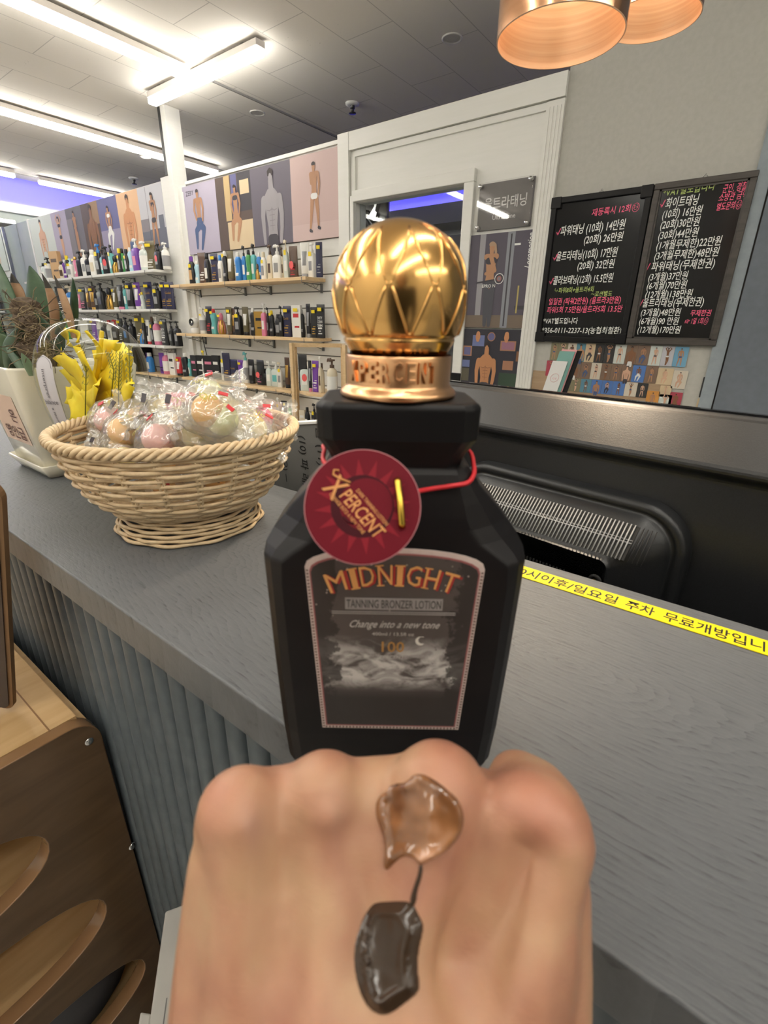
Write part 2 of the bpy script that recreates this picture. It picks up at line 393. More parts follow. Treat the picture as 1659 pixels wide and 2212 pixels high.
strip(-4.5, -3.3, 6.3, 6.36, 'added strip light brightening the back room')  # put in to brighten the back room
strip(-.3 - HW, -.3 + HW, -2.4, -.9, 'added unseen fill strip straight behind the camera')
strip(2.1 - HW, 2.1 + HW, -1.0, 1.6, 'added unseen fill strip by the right wall, outside the picture')
for i, (x, y, lab, on) in enumerate([(-3.10, 1.60, 'round recessed ceiling light left of the first long strip', 0), (-1.64, 2.69, 'round recessed ceiling light beside the copper pendants', 0),
        (-3.2, 2.72, 'round recessed ceiling light over the right bay of posters', 0), (-4.79, 2.77, 'small lit recessed light left of the white column', 1), (-4.6, 1.67, 'round recessed light at the left picture edge', 0)]):
    t = thing('recessed_ceiling_light', lab, 'ceiling light', (x, y, CZ))
    a = MB(); a.lathe([(.052, .002), (.052, -.004), (.046, -.006), (.040, 0)], mat('white_ring', (.72, .7, .66), .4)); a.build('rim', t)
    b = MB(); b.lathe([(0.0001, -.0015), (.040, -.0015)], LAMPON if on else mat('frosted_lens', (.62, .6, .56), .4)); b.build('lens', t)
for x, y, lab in [(-2.557, 2.98, 'sprinkler head on the ceiling above the framed opening'), (-5.54, 3.04, 'small sprinkler head on the ceiling above the left posters')]:
    t = thing('sprinkler_head', lab, 'sprinkler', (x, y, CZ))
    a = MB(); a.lathe([(.045, 0), (.045, -.008), (.025, -.014), (.0001, -.014)], PRINTW); a.build('escutcheon', t)
    b = MB(); b.lathe([(.016, -.014), (.016, -.03), (.01, -.032), (.01, -.05), (.024, -.052), (.024, -.056), (.0001, -.056)], mat('dark_chrome', (.1, .1, .1), .3, 1)); b.build('nozzle', t)

# copper pendants
COPPER = noisy('polished_copper', (.75, .40, .22), (.86, .50, .30), (2, 2, 60), .16, .05, .0006, metal=1)
COPIN = noisy('brushed_copper_inside', (.86, .55, .36), (.97, .70, .50), (3, 3, 220), .38, .25, .0008, metal=.85)
def pendant(cx, cy, cz, label):
    t = thing('pendant_lamp', label, 'pendant lamp', (cx, cy, cz), group='copper cylinder pendants')
    a = MB(); r = .068
    a.lathe([(r, 0), (r, .17), (r - .006, .176), (.0001, .178)], COPPER, 64); a.build('shade', t)
    b = MB(); b.lathe([(r, 0), (r - .0012, -.0006), (r - .0016, .0), (r - .002, .13), (.0001, .131)], COPIN, 64); b.build('shade_lining', t)
    c = MB(); c.lathe([(.0001, .066), (.012, .067), (.021, .075), (.025, .087), (.021, .1), (.014, .112), (.014, .13)], mat('bulb_glow', (1, 1, 1), .4, emit=(1, .78, .5), es=34), 24); c.build('bulb', t)
    d = MB(); d.tube([(0, 0, .178), (0, 0, CZ - cz)], .0025, BLACKM); d.build('cord', t)
    e = MB(); e.lathe([(.0001, CZ - cz - .03), (.045, CZ - cz - .03), (.05, CZ - cz)], COPPER); e.build('canopy', t)
    l = bpy.data.lights.new('pendant_light', 'SPOT'); l.energy = PEND_E * 5; l.color = (1, .82, .6); l.shadow_soft_size = .02; l.spot_size = R(100); l.spot_blend = .5
    lo = bpy.data.objects.new('pendant_light', l); COL.objects.link(lo); lo.location = (0, 0, .06); lo.parent = t
k = .64
def pc(px, py, z): p = on_z(px, py, z); return p.x, p.y
x, y = -.265, .655
x, y = pc(1208, 84, .5)
pendant(x, y, .5, 'larger nearer copper cylinder pendant at the top of the picture')
x, y = pc(1408, 44, .65)
pendant(x, y, .65, 'smaller copper pendant half hidden behind the nearer one')

# ================================================================== counter
m = MB(); m.box(-1.75, 1.1, .128, .402, -.031, 0, COUNTER, .0015); ct = m.build('counter_top')
c = thing('counter', 'dark grey wood-topped reception counter with fluted front', 'counter', (0, 0, 0)); ct.parent = c; ct.name = 'worktop'
m = MB(); x = -1.72; pit = .0268; n = 8
vs = []; fs = []
while x < 1.07:
    vs.append((x, .174)); w_ = pit - .0026
    for k in range(n + 1):
        t = math.pi * k / n; vs.append((x + .0013 + w_ * (1 - math.cos(t)) / 2, .169 - .0150 * math.sin(t) ** .6 if 0 < k < n else .170))
    x += pit
N = len(vs)
m.add([(a, b, FZ) for a, b in vs] + [(a, b, -.031) for a, b in vs], [(i, i + 1, i + 1 + N, i + N) for i in range(N - 1)], RIB, True)
m.box(-1.72, 1.07, .1745, .19, FZ, -.031, RIB); m.build('fluted_front', c)
boxobj('back_panel', -1.72, 1.07, .37, .385, FZ, -.031, mt=BLACKM, parent=c)
boxobj('side_panel', -1.735, -1.715, .165, .385, FZ, -.031, mt=BLACKM, parent=c)
# yellow printed tape
YT = mat('yellow_tape', (.86, .68, .01), .45)
t = tag(bpy.data.objects.new('yellow_tape', None), 'yellow tape printed with black Korean letters along the counter top', 'tape'); COL.objects.link(t)
boxobj('tape_strip', -.20, .22, .3655, .3855, .0003, .0009, mt=YT, parent=t)
m = MB()
s0 = on_z(1112, 1228, 0).x
def tx(p_): return on_z(p_, 1228 + (p_ - 1100) * .356, 0).x
for ch, a_, b_ in (('10시이후/일요일', 1112, 1328), ('주차', 1346, 1408), ('무료개방입니다', 1428, 1700)):
    m.text(ch, mat('ink_black', (.015, .015, .015), .5), (tx(a_), .3695, .00105), (1, 0, 0), (0, 1, 0), .0150, fit=tx(b_) - tx(a_))
m.build('lettering', t)
# desk behind
t = thing('desk', 'dark desk behind the reception counter', 'desk', (0, 0, 0))
boxobj('desktop', -1.6, .9, .42, 1.15, -.36, -.33, mt=mat('desk_grey', (.12, .12, .12), .5), parent=t)
for a, b in ((-1.58, -1.54), (.84, .88)): boxobj('leg', a, b, .44, 1.13, FZ, -.36, mt=BLACKM, parent=t)

# ================================================================== monitor (its back faces the camera)
t = thing('monitor', 'large black monitor seen from behind, vent slots facing the counter', 'monitor', (0, .474, -.335), R(-9))
Z0 = .33
XL, XR = -.36, .42
prof = [(.045, .468), (.038, .470), (.034, .467), (.030, .4655), (-.006, .434), (-.0085, .428), (-.004, .424), (.0, .42), (-.002, .38), (-.002, .12), (.01, .10), (.045, .10)]
m = MB()
def extr(m, prof, x0, x1, mt, smooth=False):
    n = len(prof)
    m.add([(x0, a, b) for a, b in prof] + [(x1, a, b) for a, b in prof], [tuple(range(n)), tuple(range(n, 2 * n))[::-1]] + [(i, i + n, (i + 1) % n + n, (i + 1) % n) for i in range(n)], mt, smooth)
extr(m, prof, XL, XR, MONP); bk = m.build('back_cover', t); bevelmod(bk, .004, 3)
m = MB(); m.box(XL - .002, XR + .002, .045, .052, .095, .4705, GLOSSK); m.build('screen', t)
# bulge with rounded ends carrying the vents
m = MB()
bx0, bx1, bz0, bz1 = -.27, -.012, .15, .392
def ring(ins, y): return [(x_, y, z_) for x_, z_ in rrect(bx0 + ins, bx1 - ins, bz0 + ins, bz1 - ins, max(.045 - ins, .008), 8)]
rs = [ring(0, -.001), ring(.0015, -.012), ring(.004, -.016), ring(.010, -.016), ring(.012, -.0135), ring(.0135, -.018), ring(.018, -.024), ring(.048, -.052), ring(.052, -.053)]
n = len(rs[0]); m.add([v for r_ in rs for v in r_], [(i * n + k, (i + 1) * n + k, (i + 1) * n + (k + 1) % n, i * n + (k + 1) % n) for i in range(len(rs) - 1) for k in range(n)] + [tuple((len(rs) - 1) * n + k for k in range(n))], MONP, True)
m.build('rear_housing', t)
# vent on the sloping upper face of the housing
vt = MB()
gm = mat('vent_recess_black', (.004, .004, .004), .8); gs = mat('vent_slat_highlight', (.30, .30, .305), .35)  # slat grey has the lamp highlight on black plastic painted in
def vp(x, f, o=0):   # f 0..1 down the slope
    a = Vector((x, -.0268, bz1 - .0210)); b = Vector((x, -.0505, bz1 - .0464))
    return a.lerp(b, f) + Vector((0, -.73, .68)) * o
x = -.246; k_ = 0
vt.add([vp(-.248, .0, .0004), vp(-.052, .0, .0004), vp(-.052, 1.0, .0004), vp(-.248, 1.0, .0004)], [(3, 2, 1, 0)], gm)
while x < -.052:
    vt.tube([vp(x + .0000, -.02, .0008), vp(x, .5, .0012), vp(x, 1.02, .0008)], .00072, gs, 5); x += .0036
vt.tube([vp(-.248, .5, .0002), vp(-.052, .5, .0002)], .0009, gs, 5)
vt.tube([vp(-.248, .42, .0002), vp(-.052, .42, .0002)], .0006, gs, 5)
while x < -.034: vt.tube([vp(x, .0, .0002), vp(x, 1, .0002)], .0005, gm, 5); x += .0036
vt.build('vent_grille', t)
m = MB()
x = -.20
while x < -.10: m.box(x, x + .0018, -.0540, -.0520, .285, .318, gm); x += .0036
m.build('lower_vent', t)
m = MB(); p = on_y(1320, 1228, .457)
m.lathe([(.0001, 0), (.0022, 0), (.0022, .001), (.0055, .002), (.0065, .0)], BLACKM, 20); m.lathe([(.0001, .0012), (.0022, .0012)], mat('brass', (.7, .5, .2), .3, 1), 16)
o = m.build('screw_socket', t); o.rotation_euler = (R(90), 0, 0); o.location = (p.x, -.0535, p.z + .33)
m = MB(); m.prism(rrect(-.075, -.055, .21, .30, .003), .004, mat('grey_clip', (.08, .085, .095), .5), Matrix.Translation((0, -.057, 0))); m.build('cable_clip', t)
m = MB(); m.box(-.14, -.10, .01, .045, .012, .11, BLACKM); m.lathe([(.0001, .012), (.12, .01), (.125, 0), (.0001, 0)], BLACKM, 40, (-.12, .06, 0)); m.build('stand', t)

# ---------------- whiteboard with shade painted into its grey face, standing behind the counter
t = thing('writing_board', 'shade-grey whiteboard with handwritten Korean marks standing behind the counter, left of the bottle', 'board', (-.47, .455, -.33), R(0))
gb = mat('shaded_whiteboard_face', (.17, .17, .165), .55)
pts = [on_y(x_, y_, .45) for x_, y_ in ((560, 925), (800, 900))]
def bl(p): return (p.x + .47, p.z + .33)
a, b = bl(pts[0]), bl(pts[1])
m = MB(); m.prism([(a[0] - .03, 0), (b[0] + .02, 0), (b[0] + .02, b[1] + .001), (a[0] - .03, a[1] - .001)], .02, gb, Matrix.Translation((0, -.005, 0))); m.build('board_face', t)
m = MB(); m.prism([(a[0] - .03, a[1] - .003), (b[0] + .02, b[1] - .001), (b[0] + .02, b[1] + .0015), (a[0] - .03, a[1] + .0005)], .024, mat('board_edge_white', (.8, .8, .78), .4), Matrix.Translation((0, -.007, 0))); m.build('edge_strip', t)
m = MB(); ink = mat('ink_black', ())
for st, px_, py_, sz in (('(10) 파 래25', 645, 940, .017), ('를 (11) 변2', 682, 922, .019), ('(1) 파', 722, 925, .017), ('(으) ㅡ', 608, 985, .014)):
    p = on_y(px_, py_, .449); m.text(st, ink, (p.x + .47, -.0056, p.z + .33), (.05, 0, -1), (1, 0, .05), sz, shear=.1)
m.build('lettering', t)
# ================================================================== shelves and products
BR = mat('bracket_wire', (.22, .22, .22), .35, .8)
def shelf(name, label, x0, x1, z, mt, bx, dep=.165, group=None, th=.018):
    t = thing(name, label, 'shelf', ((x0 + x1) / 2, WY, z), group=group)
    ox = (x0 + x1) / 2
    boxobj('board', x0 - ox, x1 - ox, -dep, -.001, -th, 0, mt=mt, b=.0015, parent=t)
    for x in bx:
        m = MB(); x -= ox
        m.tube([(x, -dep - .004, -.002), (x, -dep - .004, -th - .012), (x, -dep + .03, -th - .012), (x, -.006, -th - .014)], .0022, BR, 6)
        m.tube([(x, -dep + .01, -th - .013), (x, -.01, -th - .05)], .002, BR, 6)
        zz = [(x, -dep + .015 + i * .024, -th - (.013 if i % 2 else .022 + i * .004)) for i in range(6)]
        m.tube(zz, .0015, BR, 5); m.box(x - .006, x + .006, -.012, -.001, -th - .06, -th - .008, BR)
        m.build('bracket', t)
    return t
ZA = {'A1': .575, 'A2': .30, 'A3': .03, 'A4': -.197, 'B1': .46, 'B2': .13, 'B3': -.19}
WS = WHITE
shelf('wall_shelf', 'top white wall shelf in the left bay', -6.36, -3.80, ZA['A1'], WS, [-6.2, -5.7, -5.2, -4.8, -4.4, -3.92], group='white shelves')
shelf('wall_shelf', 'second white wall shelf in the left bay', -6.36, -3.80, ZA['A2'], WS, [-6.2, -5.7, -5.2, -4.8, -4.4, -3.92], group='white shelves')
shelf('wall_shelf', 'third white wall shelf in the left bay', -6.36, -3.80, ZA['A3'], WS, [-6.2, -5.2, -4.8, -3.92], group='white shelves')
shelf('wall_shelf', 'lowest left shelf, pine, carrying the red tube', -5.2, -3.80, ZA['A4'], PINE, [-4.9, -4.4, -3.95])
shelf('wall_shelf', 'top pine wall shelf under the four posters', -3.60, -2.19, ZA['B1'], PINE, [-3.47, -2.94, -2.68, -2.22])
shelf('wall_shelf', 'second pine wall shelf with the small white camera', -3.60, -2.15, ZA['B2'], PINE, [-3.47, -2.94, -2.68, -2.22])
shelf('wall_shelf', 'lowest pine wall shelf behind the candy basket', -3.60, -2.36, ZA['B3'], PINE, [-3.4, -2.9, -2.5])

cache = {}
SMK = {'P': ('pump_bottle', 'pump bottle', 'bottle'), 'C': ('capped_bottle', 'capped bottle', 'bottle'), 'V': ('curvy_bottle', 'curved bottle', 'bottle'), 'T': ('squeeze_tube', 'squeeze tube', 'tube'),
       'S': ('foil_pouch', 'standing pouch', 'pouch'), 'G': ('ornate_bottle', 'ornate striped bottle', 'bottle'), 'R': ('round_pump_bottle', 'round pump bottle', 'bottle'), 'K': ('product_box', 'product box', 'box')}
SHAPE_PARTS = {}
def unit(kind, part, c1, c2):
    key = (kind, part, c1, c2)
    if key in cache: return cache[key]
    m = MB(); a, b = pm(c1), pm(c2)
    yb, yl = .36, -.365
    if kind == 'P':
        if part == 'body': m.loft([(0, .46, .33, 5), (.02, .5, .36, 5), (.58, .5, .36, 5), (.66, .44, .32, 3.5), (.70, .2, .18, 2), (.72, .17, .17, 2)], a)
        if part == 'pump': m.loft([(.70, .2, .2, 2), (.78, .2, .2, 2), (.79, .1, .1, 2), (.90, .08, .08, 2), (.905, .2, .17, 3), (.945, .24, .17, 3), (.96, .18, .12, 3)], b, 12); m.loft([(.91, .05, .05, 2, 0), (.94, .05, .05, 2, 0)], b, 8); m.tube([(-.1, 0, .935), (-.42, 0, .935), (-.52, 0, .90)], [.055, .045, .03], b, 6)
        if part == 'label': m.box(-.26, .26, -.37, -.352, .20, .46, b)
    if kind == 'R':
        if part == 'body': m.lathe([(.44, 0), (.5, .02), (.5, .56), (.42, .66), (.2, .72), (.18, .74), (.0001, .74)], a, 20, close=True)
        if part == 'pump': m.loft([(.72, .22, .22, 2), (.80, .22, .22, 2), (.81, .1, .1, 2), (.90, .09, .09, 2), (.905, .3, .18, 3), (.95, .3, .17, 3)], b, 12); m.tube([(-.1, 0, .935), (-.5, 0, .93), (-.58, 0, .89)], [.06, .05, .035], b, 6)
        if part == 'label': m.lathe([(.505, .12), (.505, .5)], b, 20)
    if kind == 'C':
        if part == 'body': m.loft([(0, .45, .33, 3.5), (.02, .5, .36, 3.5), (.66, .47, .34, 3.5), (.78, .34, .26, 2.5), (.82, .24, .22, 2)], a)
        if part == 'cap': m.loft([(.815, .27, .24, 2.4), (.99, .25, .22, 2.4), (1, .22, .19, 2.4)], b, 14)
        if part == 'label': m.box(-.27, .27, -.372, -.33, .18, .52, b)
    if kind == 'V':
        if part == 'body': m.loft([(0, .40, .3, 3), (.03, .46, .34, 3), (.22, .5, .36, 3, .02), (.42, .38, .3, 3, .05), (.58, .40, .3, 3, 0), (.72, .46, .33, 3, -.03), (.82, .34, .25, 2.5, -.02), (.85, .2, .2, 2)], a)
        if part == 'cap': m.loft([(.845, .24, .2, 2.4), (.98, .21, .18, 2.4), (1, .16, .14, 2)], b, 14)
        if part == 'label': m.loft([(.2, .36, .375, 5, .02), (.3, .33, .36, 5, .03)], b, 14)
    if kind == 'T':
        if part == 'body': m.loft([(.12, .40, .34, 2), (.14, .44, .36, 2), (.5, .47, .25, 2.2), (.9, .5, .06, 3), (1, .5, .04, 4)], a)
        if part == 'cap': m.loft([(0, .40, .34, 2), (.12, .40, .34, 2)], b, 18)
        if part == 'label': m.loft([(.35, .30, .325, 3), (.75, .34, .17, 3)], b, 14)
    if kind == 'S':
        if part == 'body': m.loft([(0, .47, .20, 3), (.05, .49, .22, 3), (.5, .47, .14, 2.6), (.86, .5, .03, 4), (1, .5, .02, 6)], a)
        if part == 'label': [m.add([(x0_, -.235 + .02 * q, z_), (x1_, -.235 + .02 * q, z_), (x1_, -.23 + .02 * q, z_ + h_), (x0_, -.23 + .02 * q, z_ + h_)], [(0, 1, 2, 3)], b) for q, (x0_, x1_, z_, h_) in enumerate(((-.25, .25, .12, .03), (-.2, .1, .2, .02), (-.28, .22, .27, .05), (-.1, .25, .36, .02)))]
    if kind == 'G':
        if part == 'body': m.lathe([(.3, 0), (.46, .03), (.5, .2), (.46, .42), (.3, .6), (.18, .68), (.0001, .68)], a, 20, close=True)
        if part == 'cap': m.lathe([(.2, .66), (.26, .7), (.3, .82), (.22, .95), (.0001, 1)], b, 16)
        if part == 'label':
            for k in range(8):
                t_ = 2 * math.pi * k / 8
                m.tube([(.3 * math.cos(t_), .3 * math.sin(t_), .01), (.49 * math.cos(t_), .49 * math.sin(t_), .1), (.52 * math.cos(t_), .52 * math.sin(t_), .22), (.48 * math.cos(t_), .48 * math.sin(t_), .42), (.3 * math.cos(t_ + .3), .3 * math.sin(t_ + .3), .62)], .035, b, 5)
    if kind == 'K':
        if part == 'body': m.box(-.5, .5, -.25, .25, 0, 1, a)
        if part == 'label': m.box(-.34, .30, -.262, -.25, .62, .74, b); m.box(-.2, .34, -.262, -.25, .30, .36, b)
    if part == 'price_tag': m.box(-.22, .26, -.40, -.385, .60, .72, pm('y')) if kind in 'PRC' else m.box(-.25, .25, -.30 if kind in 'ST' else -.41, -.285 if kind in 'ST' else -.40, .80, .90, pm('y'))
    if part == 'round_sticker':
        m.prism([(.26 * math.cos(i * .5236), .42 + .12 * math.sin(i * .5236)) for i in range(12)], .012, mat('coral_red_sticker', (.8, .12, .12), .4), Matrix.Translation((.02, -.39, 0)))
    cache[key] = m.build(part) if m.v else None
    if cache[key]: COL.objects.unlink(cache[key]); cache[key] = cache[key].data
    return cache[key]
WORDS = {'v': 'Gold', 'k': 'DIRTY CLEAN SKIN'}
count_on = {}
ORD = ['first', 'second', 'third', 'fourth', 'fifth', 'sixth', 'seventh', 'eighth', 'ninth', 'tenth', 'eleventh', 'twelfth', 'thirteenth', 'fourteenth', 'fifteenth', 'sixteenth', 'seventeenth', 'eighteenth', 'nineteenth', 'twentieth',
       'twenty-first', 'twenty-second', 'twenty-third', 'twenty-fourth', 'twenty-fifth', 'twenty-sixth', 'twenty-seventh', 'twenty-eighth']
def product(px, top, wpx, kind, c1, c2, flags, shelfname, z, y, idx):
    p = on_y(px, top, y)
    dist = abs((on_y(px + wpx / 2, top, y) - on_y(px - wpx / 2, top, y)).x)
    ang = math.atan2(-p.x, p.y)      # pixel width covers both width and depth of a turned body
    wd = dist * (.66 if kind in 'PCVTGR' else .80)
    h = p.z - z
    name, word, cat = SMK[kind]
    look = {'P': 'and {} pump', 'R': 'and {} pump', 'C': 'with {} cap', 'V': 'with {} cap', 'T': 'with {} cap', 'S': 'with {} print', 'G': 'with {} stripes', 'K': 'with {} print'}[kind].format(CN[c2])
    extra = ' and yellow price tag' if 'y' in flags else ' and round red sticker' if 'r' in flags else ''
    lab = f"{CN[c1]} {word} {look}{extra}, {ORD[idx]} from the left on the {shelfname}"
    lab = ' '.join(lab.split()[:16])
    t = thing(name, lab, cat, (p.x, y, z), R(random.uniform(-4, 22)), 'tanning lotions on the ' + shelfname)
    d = wd if kind not in 'K' else wd * .7
    t.scale = (wd, min(d, .075), h)
    parts = ['body'] + (['pump'] if kind in 'PR' else ['cap'] if kind in 'CVTG' else []) + ['label']
    if 'y' in flags: parts.append('price_tag')
    if 'r' in flags: parts.append('round_sticker')
    for q in parts:
        cc = c2
        if q == 'label' and kind in 'PCRVT': cc = flags[0] if flags and flags[0] in C and flags[0] not in 'yr' else {'k': 's', 'w': 's', 'c': 'n', 'n': 'd', 'b': 'w'}.get(c1, 'w')
        me = unit(kind, q, c1, cc)
        if me is None: continue
        o = bpy.data.objects.new(q, me); COL.objects.link(o); o.parent = t
    if 'T' in flags:
        m = MB(); ws = {'G': ['Gold'], 'D': ['DIRTY', 'CLEAN', 'SKIN'], 'J': ['CLEAN']}[flags[-1]]
        for i, s_ in enumerate(ws): m.text(s_, pm('d') if flags[-1] == 'G' else PRINTW, (-.34, -.19 - .0 * i, .56 - i * .11), (1, 0, 0), (0, -.15, 1), .12, fit=.62)
        o = m.build('lettering', t)
# rows: x, top, width in zoomed pixels of the photo; kind; colour; second colour; flags
def row(data, sx, ox, sy, oy, shelfname, z, y=2.215):
    items = sorted(data, key=lambda r: r[0])
    for i, (X, T, W_, kd, fl) in enumerate(items):
        product(ox + X / sx, oy + T / sy, W_ / sx, kd[0], kd[1], kd[2], fl, shelfname, z, y + (i % 2) * .012, i)
S3 = 4.2538
row([(135, 1080, 62, 'Ckp', 'ey'), (190, 1120, 58, 'Vhw', ''), (232, 1045, 70, 'Snw', ''), (278, 1052, 62, 'Ckk', 'w'), (345, 1055, 68, 'Svd', 'yTG'), (400, 1070, 50, 'Cwb', ''), (442, 1030, 58, 'Vkw', 'y'), (492, 1028, 78, 'Ton', ''),
     (565, 1042, 74, 'Vbw', ''), (615, 972, 44, 'Pbk', ''), (662, 1020, 66, 'Vgk', ''), (704, 955, 58, 'Ptk', ''), (760, 1042, 54, 'Vbw', ''), (748, 1145, 44, 'Gdn', ''), (800, 1040, 62, 'Cwc', 'y'), (858, 962, 62, 'Pcn', ''),
     (925, 962, 92, 'Pww', 's'), (968, 985, 40, 'Pcn', ''), (1003, 918, 52, 'Plc', 'y'), (1075, 985, 86, 'Snr', 'r'), (1180, 952, 92, 'Tws', ''), (1246, 945, 84, 'Pww', 'sy'), (1312, 948, 62, 'Svs', 'y')],
    S3, 380, S3, 300, 'top pine shelf', ZA['B1'])
row([(232, 92, 56, 'Rww', 'y'), (296, 92, 74, 'Skr', 'y'), (340, 115, 66, 'Vtr', 'y'), (408, 150, 66, 'Gdm', 'y'), (482, 98, 62, 'Ton', 'y'), (522, 110, 50, 'Tnk', ''), (562, 88, 72, 'Pkk', 'y'), (632, 96, 68, 'Tok', 'TJ'), (702, 108, 62, 'Vkw', ''),
     (768, 140, 88, 'Kdk', ''), (800, 55, 56, 'Pmw', ''), (838, 95, 40, 'Pkk', ''), (876, 130, 58, 'Vky', 'y'), (938, 165, 66, 'Ckk', 's'), (958, 80, 42, 'Pkk', ''), (1018, 90, 84, 'Svd', 'yTG'), (1108, 82, 84, 'Kwr', 'y'), (1152, 120, 66, 'Vks', ''),
     (1212, 68, 54, 'Tks', ''), (1266, 98, 62, 'Skd', 'y'), (1328, 74, 76, 'Skw', 'yTD')],
    S3, 380, S3, 640, 'second pine shelf', ZA['B2'])
row([(165, 542, 60, 'Kkm', ''), (225, 542, 70, 'Kkw', ''), (300, 545, 80, 'Kkm', ''), (365, 543, 60, 'Kkw', ''), (245, 490, 36, 'Pwy', ''), (436, 500, 66, 'Pww', 'y'), (455, 520, 60, 'Svd', ''), (528, 580, 84, 'Svd', 'TG'), (590, 585, 52, 'Spw', 'y'), (632, 505, 58, 'Rwt', ''),
     (618, 600, 64, 'Rlw', ''), (688, 580, 68, 'Tkk', 's'), (772, 585, 88, 'Skm', 'r'), (806, 665, 92, 'Ckk', 'k'), (850, 588, 58, 'Plw', ''), (916, 592, 92, 'Plw', 't'), (948, 600, 48, 'Pwc', 'y'), (1018, 562, 62, 'Tnk', '')],
    S3, 380, S3, 640, 'lowest pine shelf', ZA['B3'])
row([(368, 745, 36, 'Clk', ''), (398, 690, 46, 'Rwk', 'y'), (458, 645, 62, 'Ken', ''), (492, 735, 30, 'Vbw', ''), (520, 730, 38, 'Cck', ''), (545, 715, 34, 'Vpw', ''), (562, 680, 34, 'Cky', ''), (590, 700, 46, 'Pwh', 'y'), (636, 690, 40, 'Vmd', 'y'),
     (668, 635, 50, 'Pkk', 'k'), (706, 622, 48, 'Pww', ''), (745, 640, 50, 'Pkk', ''), (778, 630, 50, 'Cww', 'c'), (822, 572, 58, 'Pkb', 'y'), (860, 620, 36, 'Ptk', ''), (890, 592, 64, 'Pkk', 'r'), (932, 580, 44, 'Ptk', 'y'), (975, 680, 54, 'Gdk', ''),
     (1010, 620, 42, 'Cky', 'y'), (1035, 620, 34, 'Cgk', ''), (1070, 625, 44, 'Ckk', 'y'), (1103, 610, 40, 'Vhw', ''), (1143, 525, 74, 'Ppw', 'm'), (1172, 620, 42, 'Vmw', ''), (1216, 550, 80, 'Rlw', 'r'), (1268, 555, 74, 'Sow', 'y'), (1338, 570, 62, 'Pkk', 'r'), (1398, 560, 56, 'Rww', '')],
    3.95, 0, 3.95, 380, 'top white shelf', ZA['A1'])
row([(440, 950, 44, 'Rww', ''), (492, 945, 44, 'Skw', ''), (532, 965, 44, 'Sky', ''), (588, 930, 64, 'Rbc', ''), (664, 1010, 40, 'Tmw', ''), (694, 950, 56, 'Skm', 'y'), (738, 948, 42, 'Tnk', ''), (778, 940, 48, 'Tnd', 'y'), (805, 930, 30, 'Pkk', ''), (846, 905, 74, 'Pkk', 'v'),
     (920, 950, 66, 'Gdk', ''), (968, 950, 46, 'Tow', 'y'), (1015, 930, 62, 'Tkm', ''), (1052, 885, 32, 'Ptk', ''), (1092, 912, 62, 'Tks', 'y'), (1160, 908, 72, 'Tpw', 'y'), (1206, 990, 36, 'Vly', 'y'), (1254, 905, 72, 'Svd', 'yTG'), (1330, 905, 68, 'Pkk', 'y'), (1388, 905, 52, 'Svd', 'y'), (1432, 905, 64, 'Svd', 'yTG')],
    3.95, 0, 3.95, 380, 'second white shelf', ZA['A2'])
row([(495, 1195, 48, 'Skd', 'y'), (560, 1215, 44, 'Vgy', ''), (620, 1220, 40, 'Rwk', ''), (700, 1205, 60, 'Swc', ''), (790, 1215, 60, 'Spw', 'y'), (840, 1215, 40, 'Cww', ''), (885, 1225, 50, 'Pkk', ''), (925, 1230, 40, 'Cwr', ''), (975, 1222, 50, 'Pkr', ''), (1018, 1215, 46, 'Skw', 'y'), (1062, 1200, 46, 'Pkk', 'b'),
     (1112, 1215, 54, 'Pkk', 'k'), (1172, 1190, 56, 'Sow', 'y'), (1212, 1300, 60, 'Gbd', ''), (1214, 1210, 34, 'Cky', ''), (1252, 1228, 40, 'Twr', 'k'), (1288, 1200, 40, 'Ckn', 'y'), (1322, 1188, 54, 'Rmw', ''), (1388, 1220, 72, 'Skw', 'yTD'), (1452, 1235, 44, 'Pkk', ''), (1502, 1232, 54, 'Pkk', 's')],
    3.95, 0, 3.95, 380, 'third white shelf', ZA['A3'])
row([(1180, 1458, 36, 'Rpr', ''), (1218, 1505, 60, 'Spw', ''), (1270, 1508, 56, 'Cbw', 'w'), (1300, 1590, 36, 'Gdk', ''), (1372, 1510, 40, 'Spk', ''), (1410, 1465, 66, 'Rmw', ''), (1462, 1512, 54, 'Kwk', ''), (1520, 1545, 56, 'Trk', 'y'), (1572, 1512, 60, 'Vkw', ''), (1612, 1560, 34, 'Ctt', '')],
    3.95, 0, 3.95, 380, 'lowest left shelf', ZA['A4'])
boxobj_ = boxobj('shelf_divider', -4.33, -4.28, 2.14, 2.29, ZA['A4'], .0, mt=BLACKM); tag(boxobj_, 'black upright divider on the lowest left shelf', 'divider')
# small white indoor camera on the second pine shelf
p = on_y(422, 716, 2.2)
t = thing('security_camera', 'small round white indoor camera at the left end of the second pine shelf', 'camera', (p.x, 2.2, ZA['B2']), R(20))
m = MB(); m.lathe([(.03, 0), (.032, .006), (.03, .03), (.022, .042), (.0001, .044)], PRINTW, close=True); m.build('base', t)
m = MB(); m.lathe([(.0001, .035), (.02, .038), (.03, .06), (.031, .085), (.02, .108), (.0001, .113)], PRINTW); m.build('head', t)
m = MB(); m.lathe([(.0001, .0), (.017, .001), (.02, .006)], GLOSSK, sy=1.25); o = m.build('lens', t); o.rotation_euler = (R(90), 0, 0); o.location = (0, -.03, .078)
m = MB(); m.tube([(-3.50, 2.285, .12), (-3.475, 2.28, .05), (-3.46, 2.285, -.03), (-3.42, 2.285, -.09), (-3.40, 2.28, -.17)], .003, BLACKM, 6); tag(m.build('camera_cable'), 'thin black cable hanging below the small white camera', 'cable')
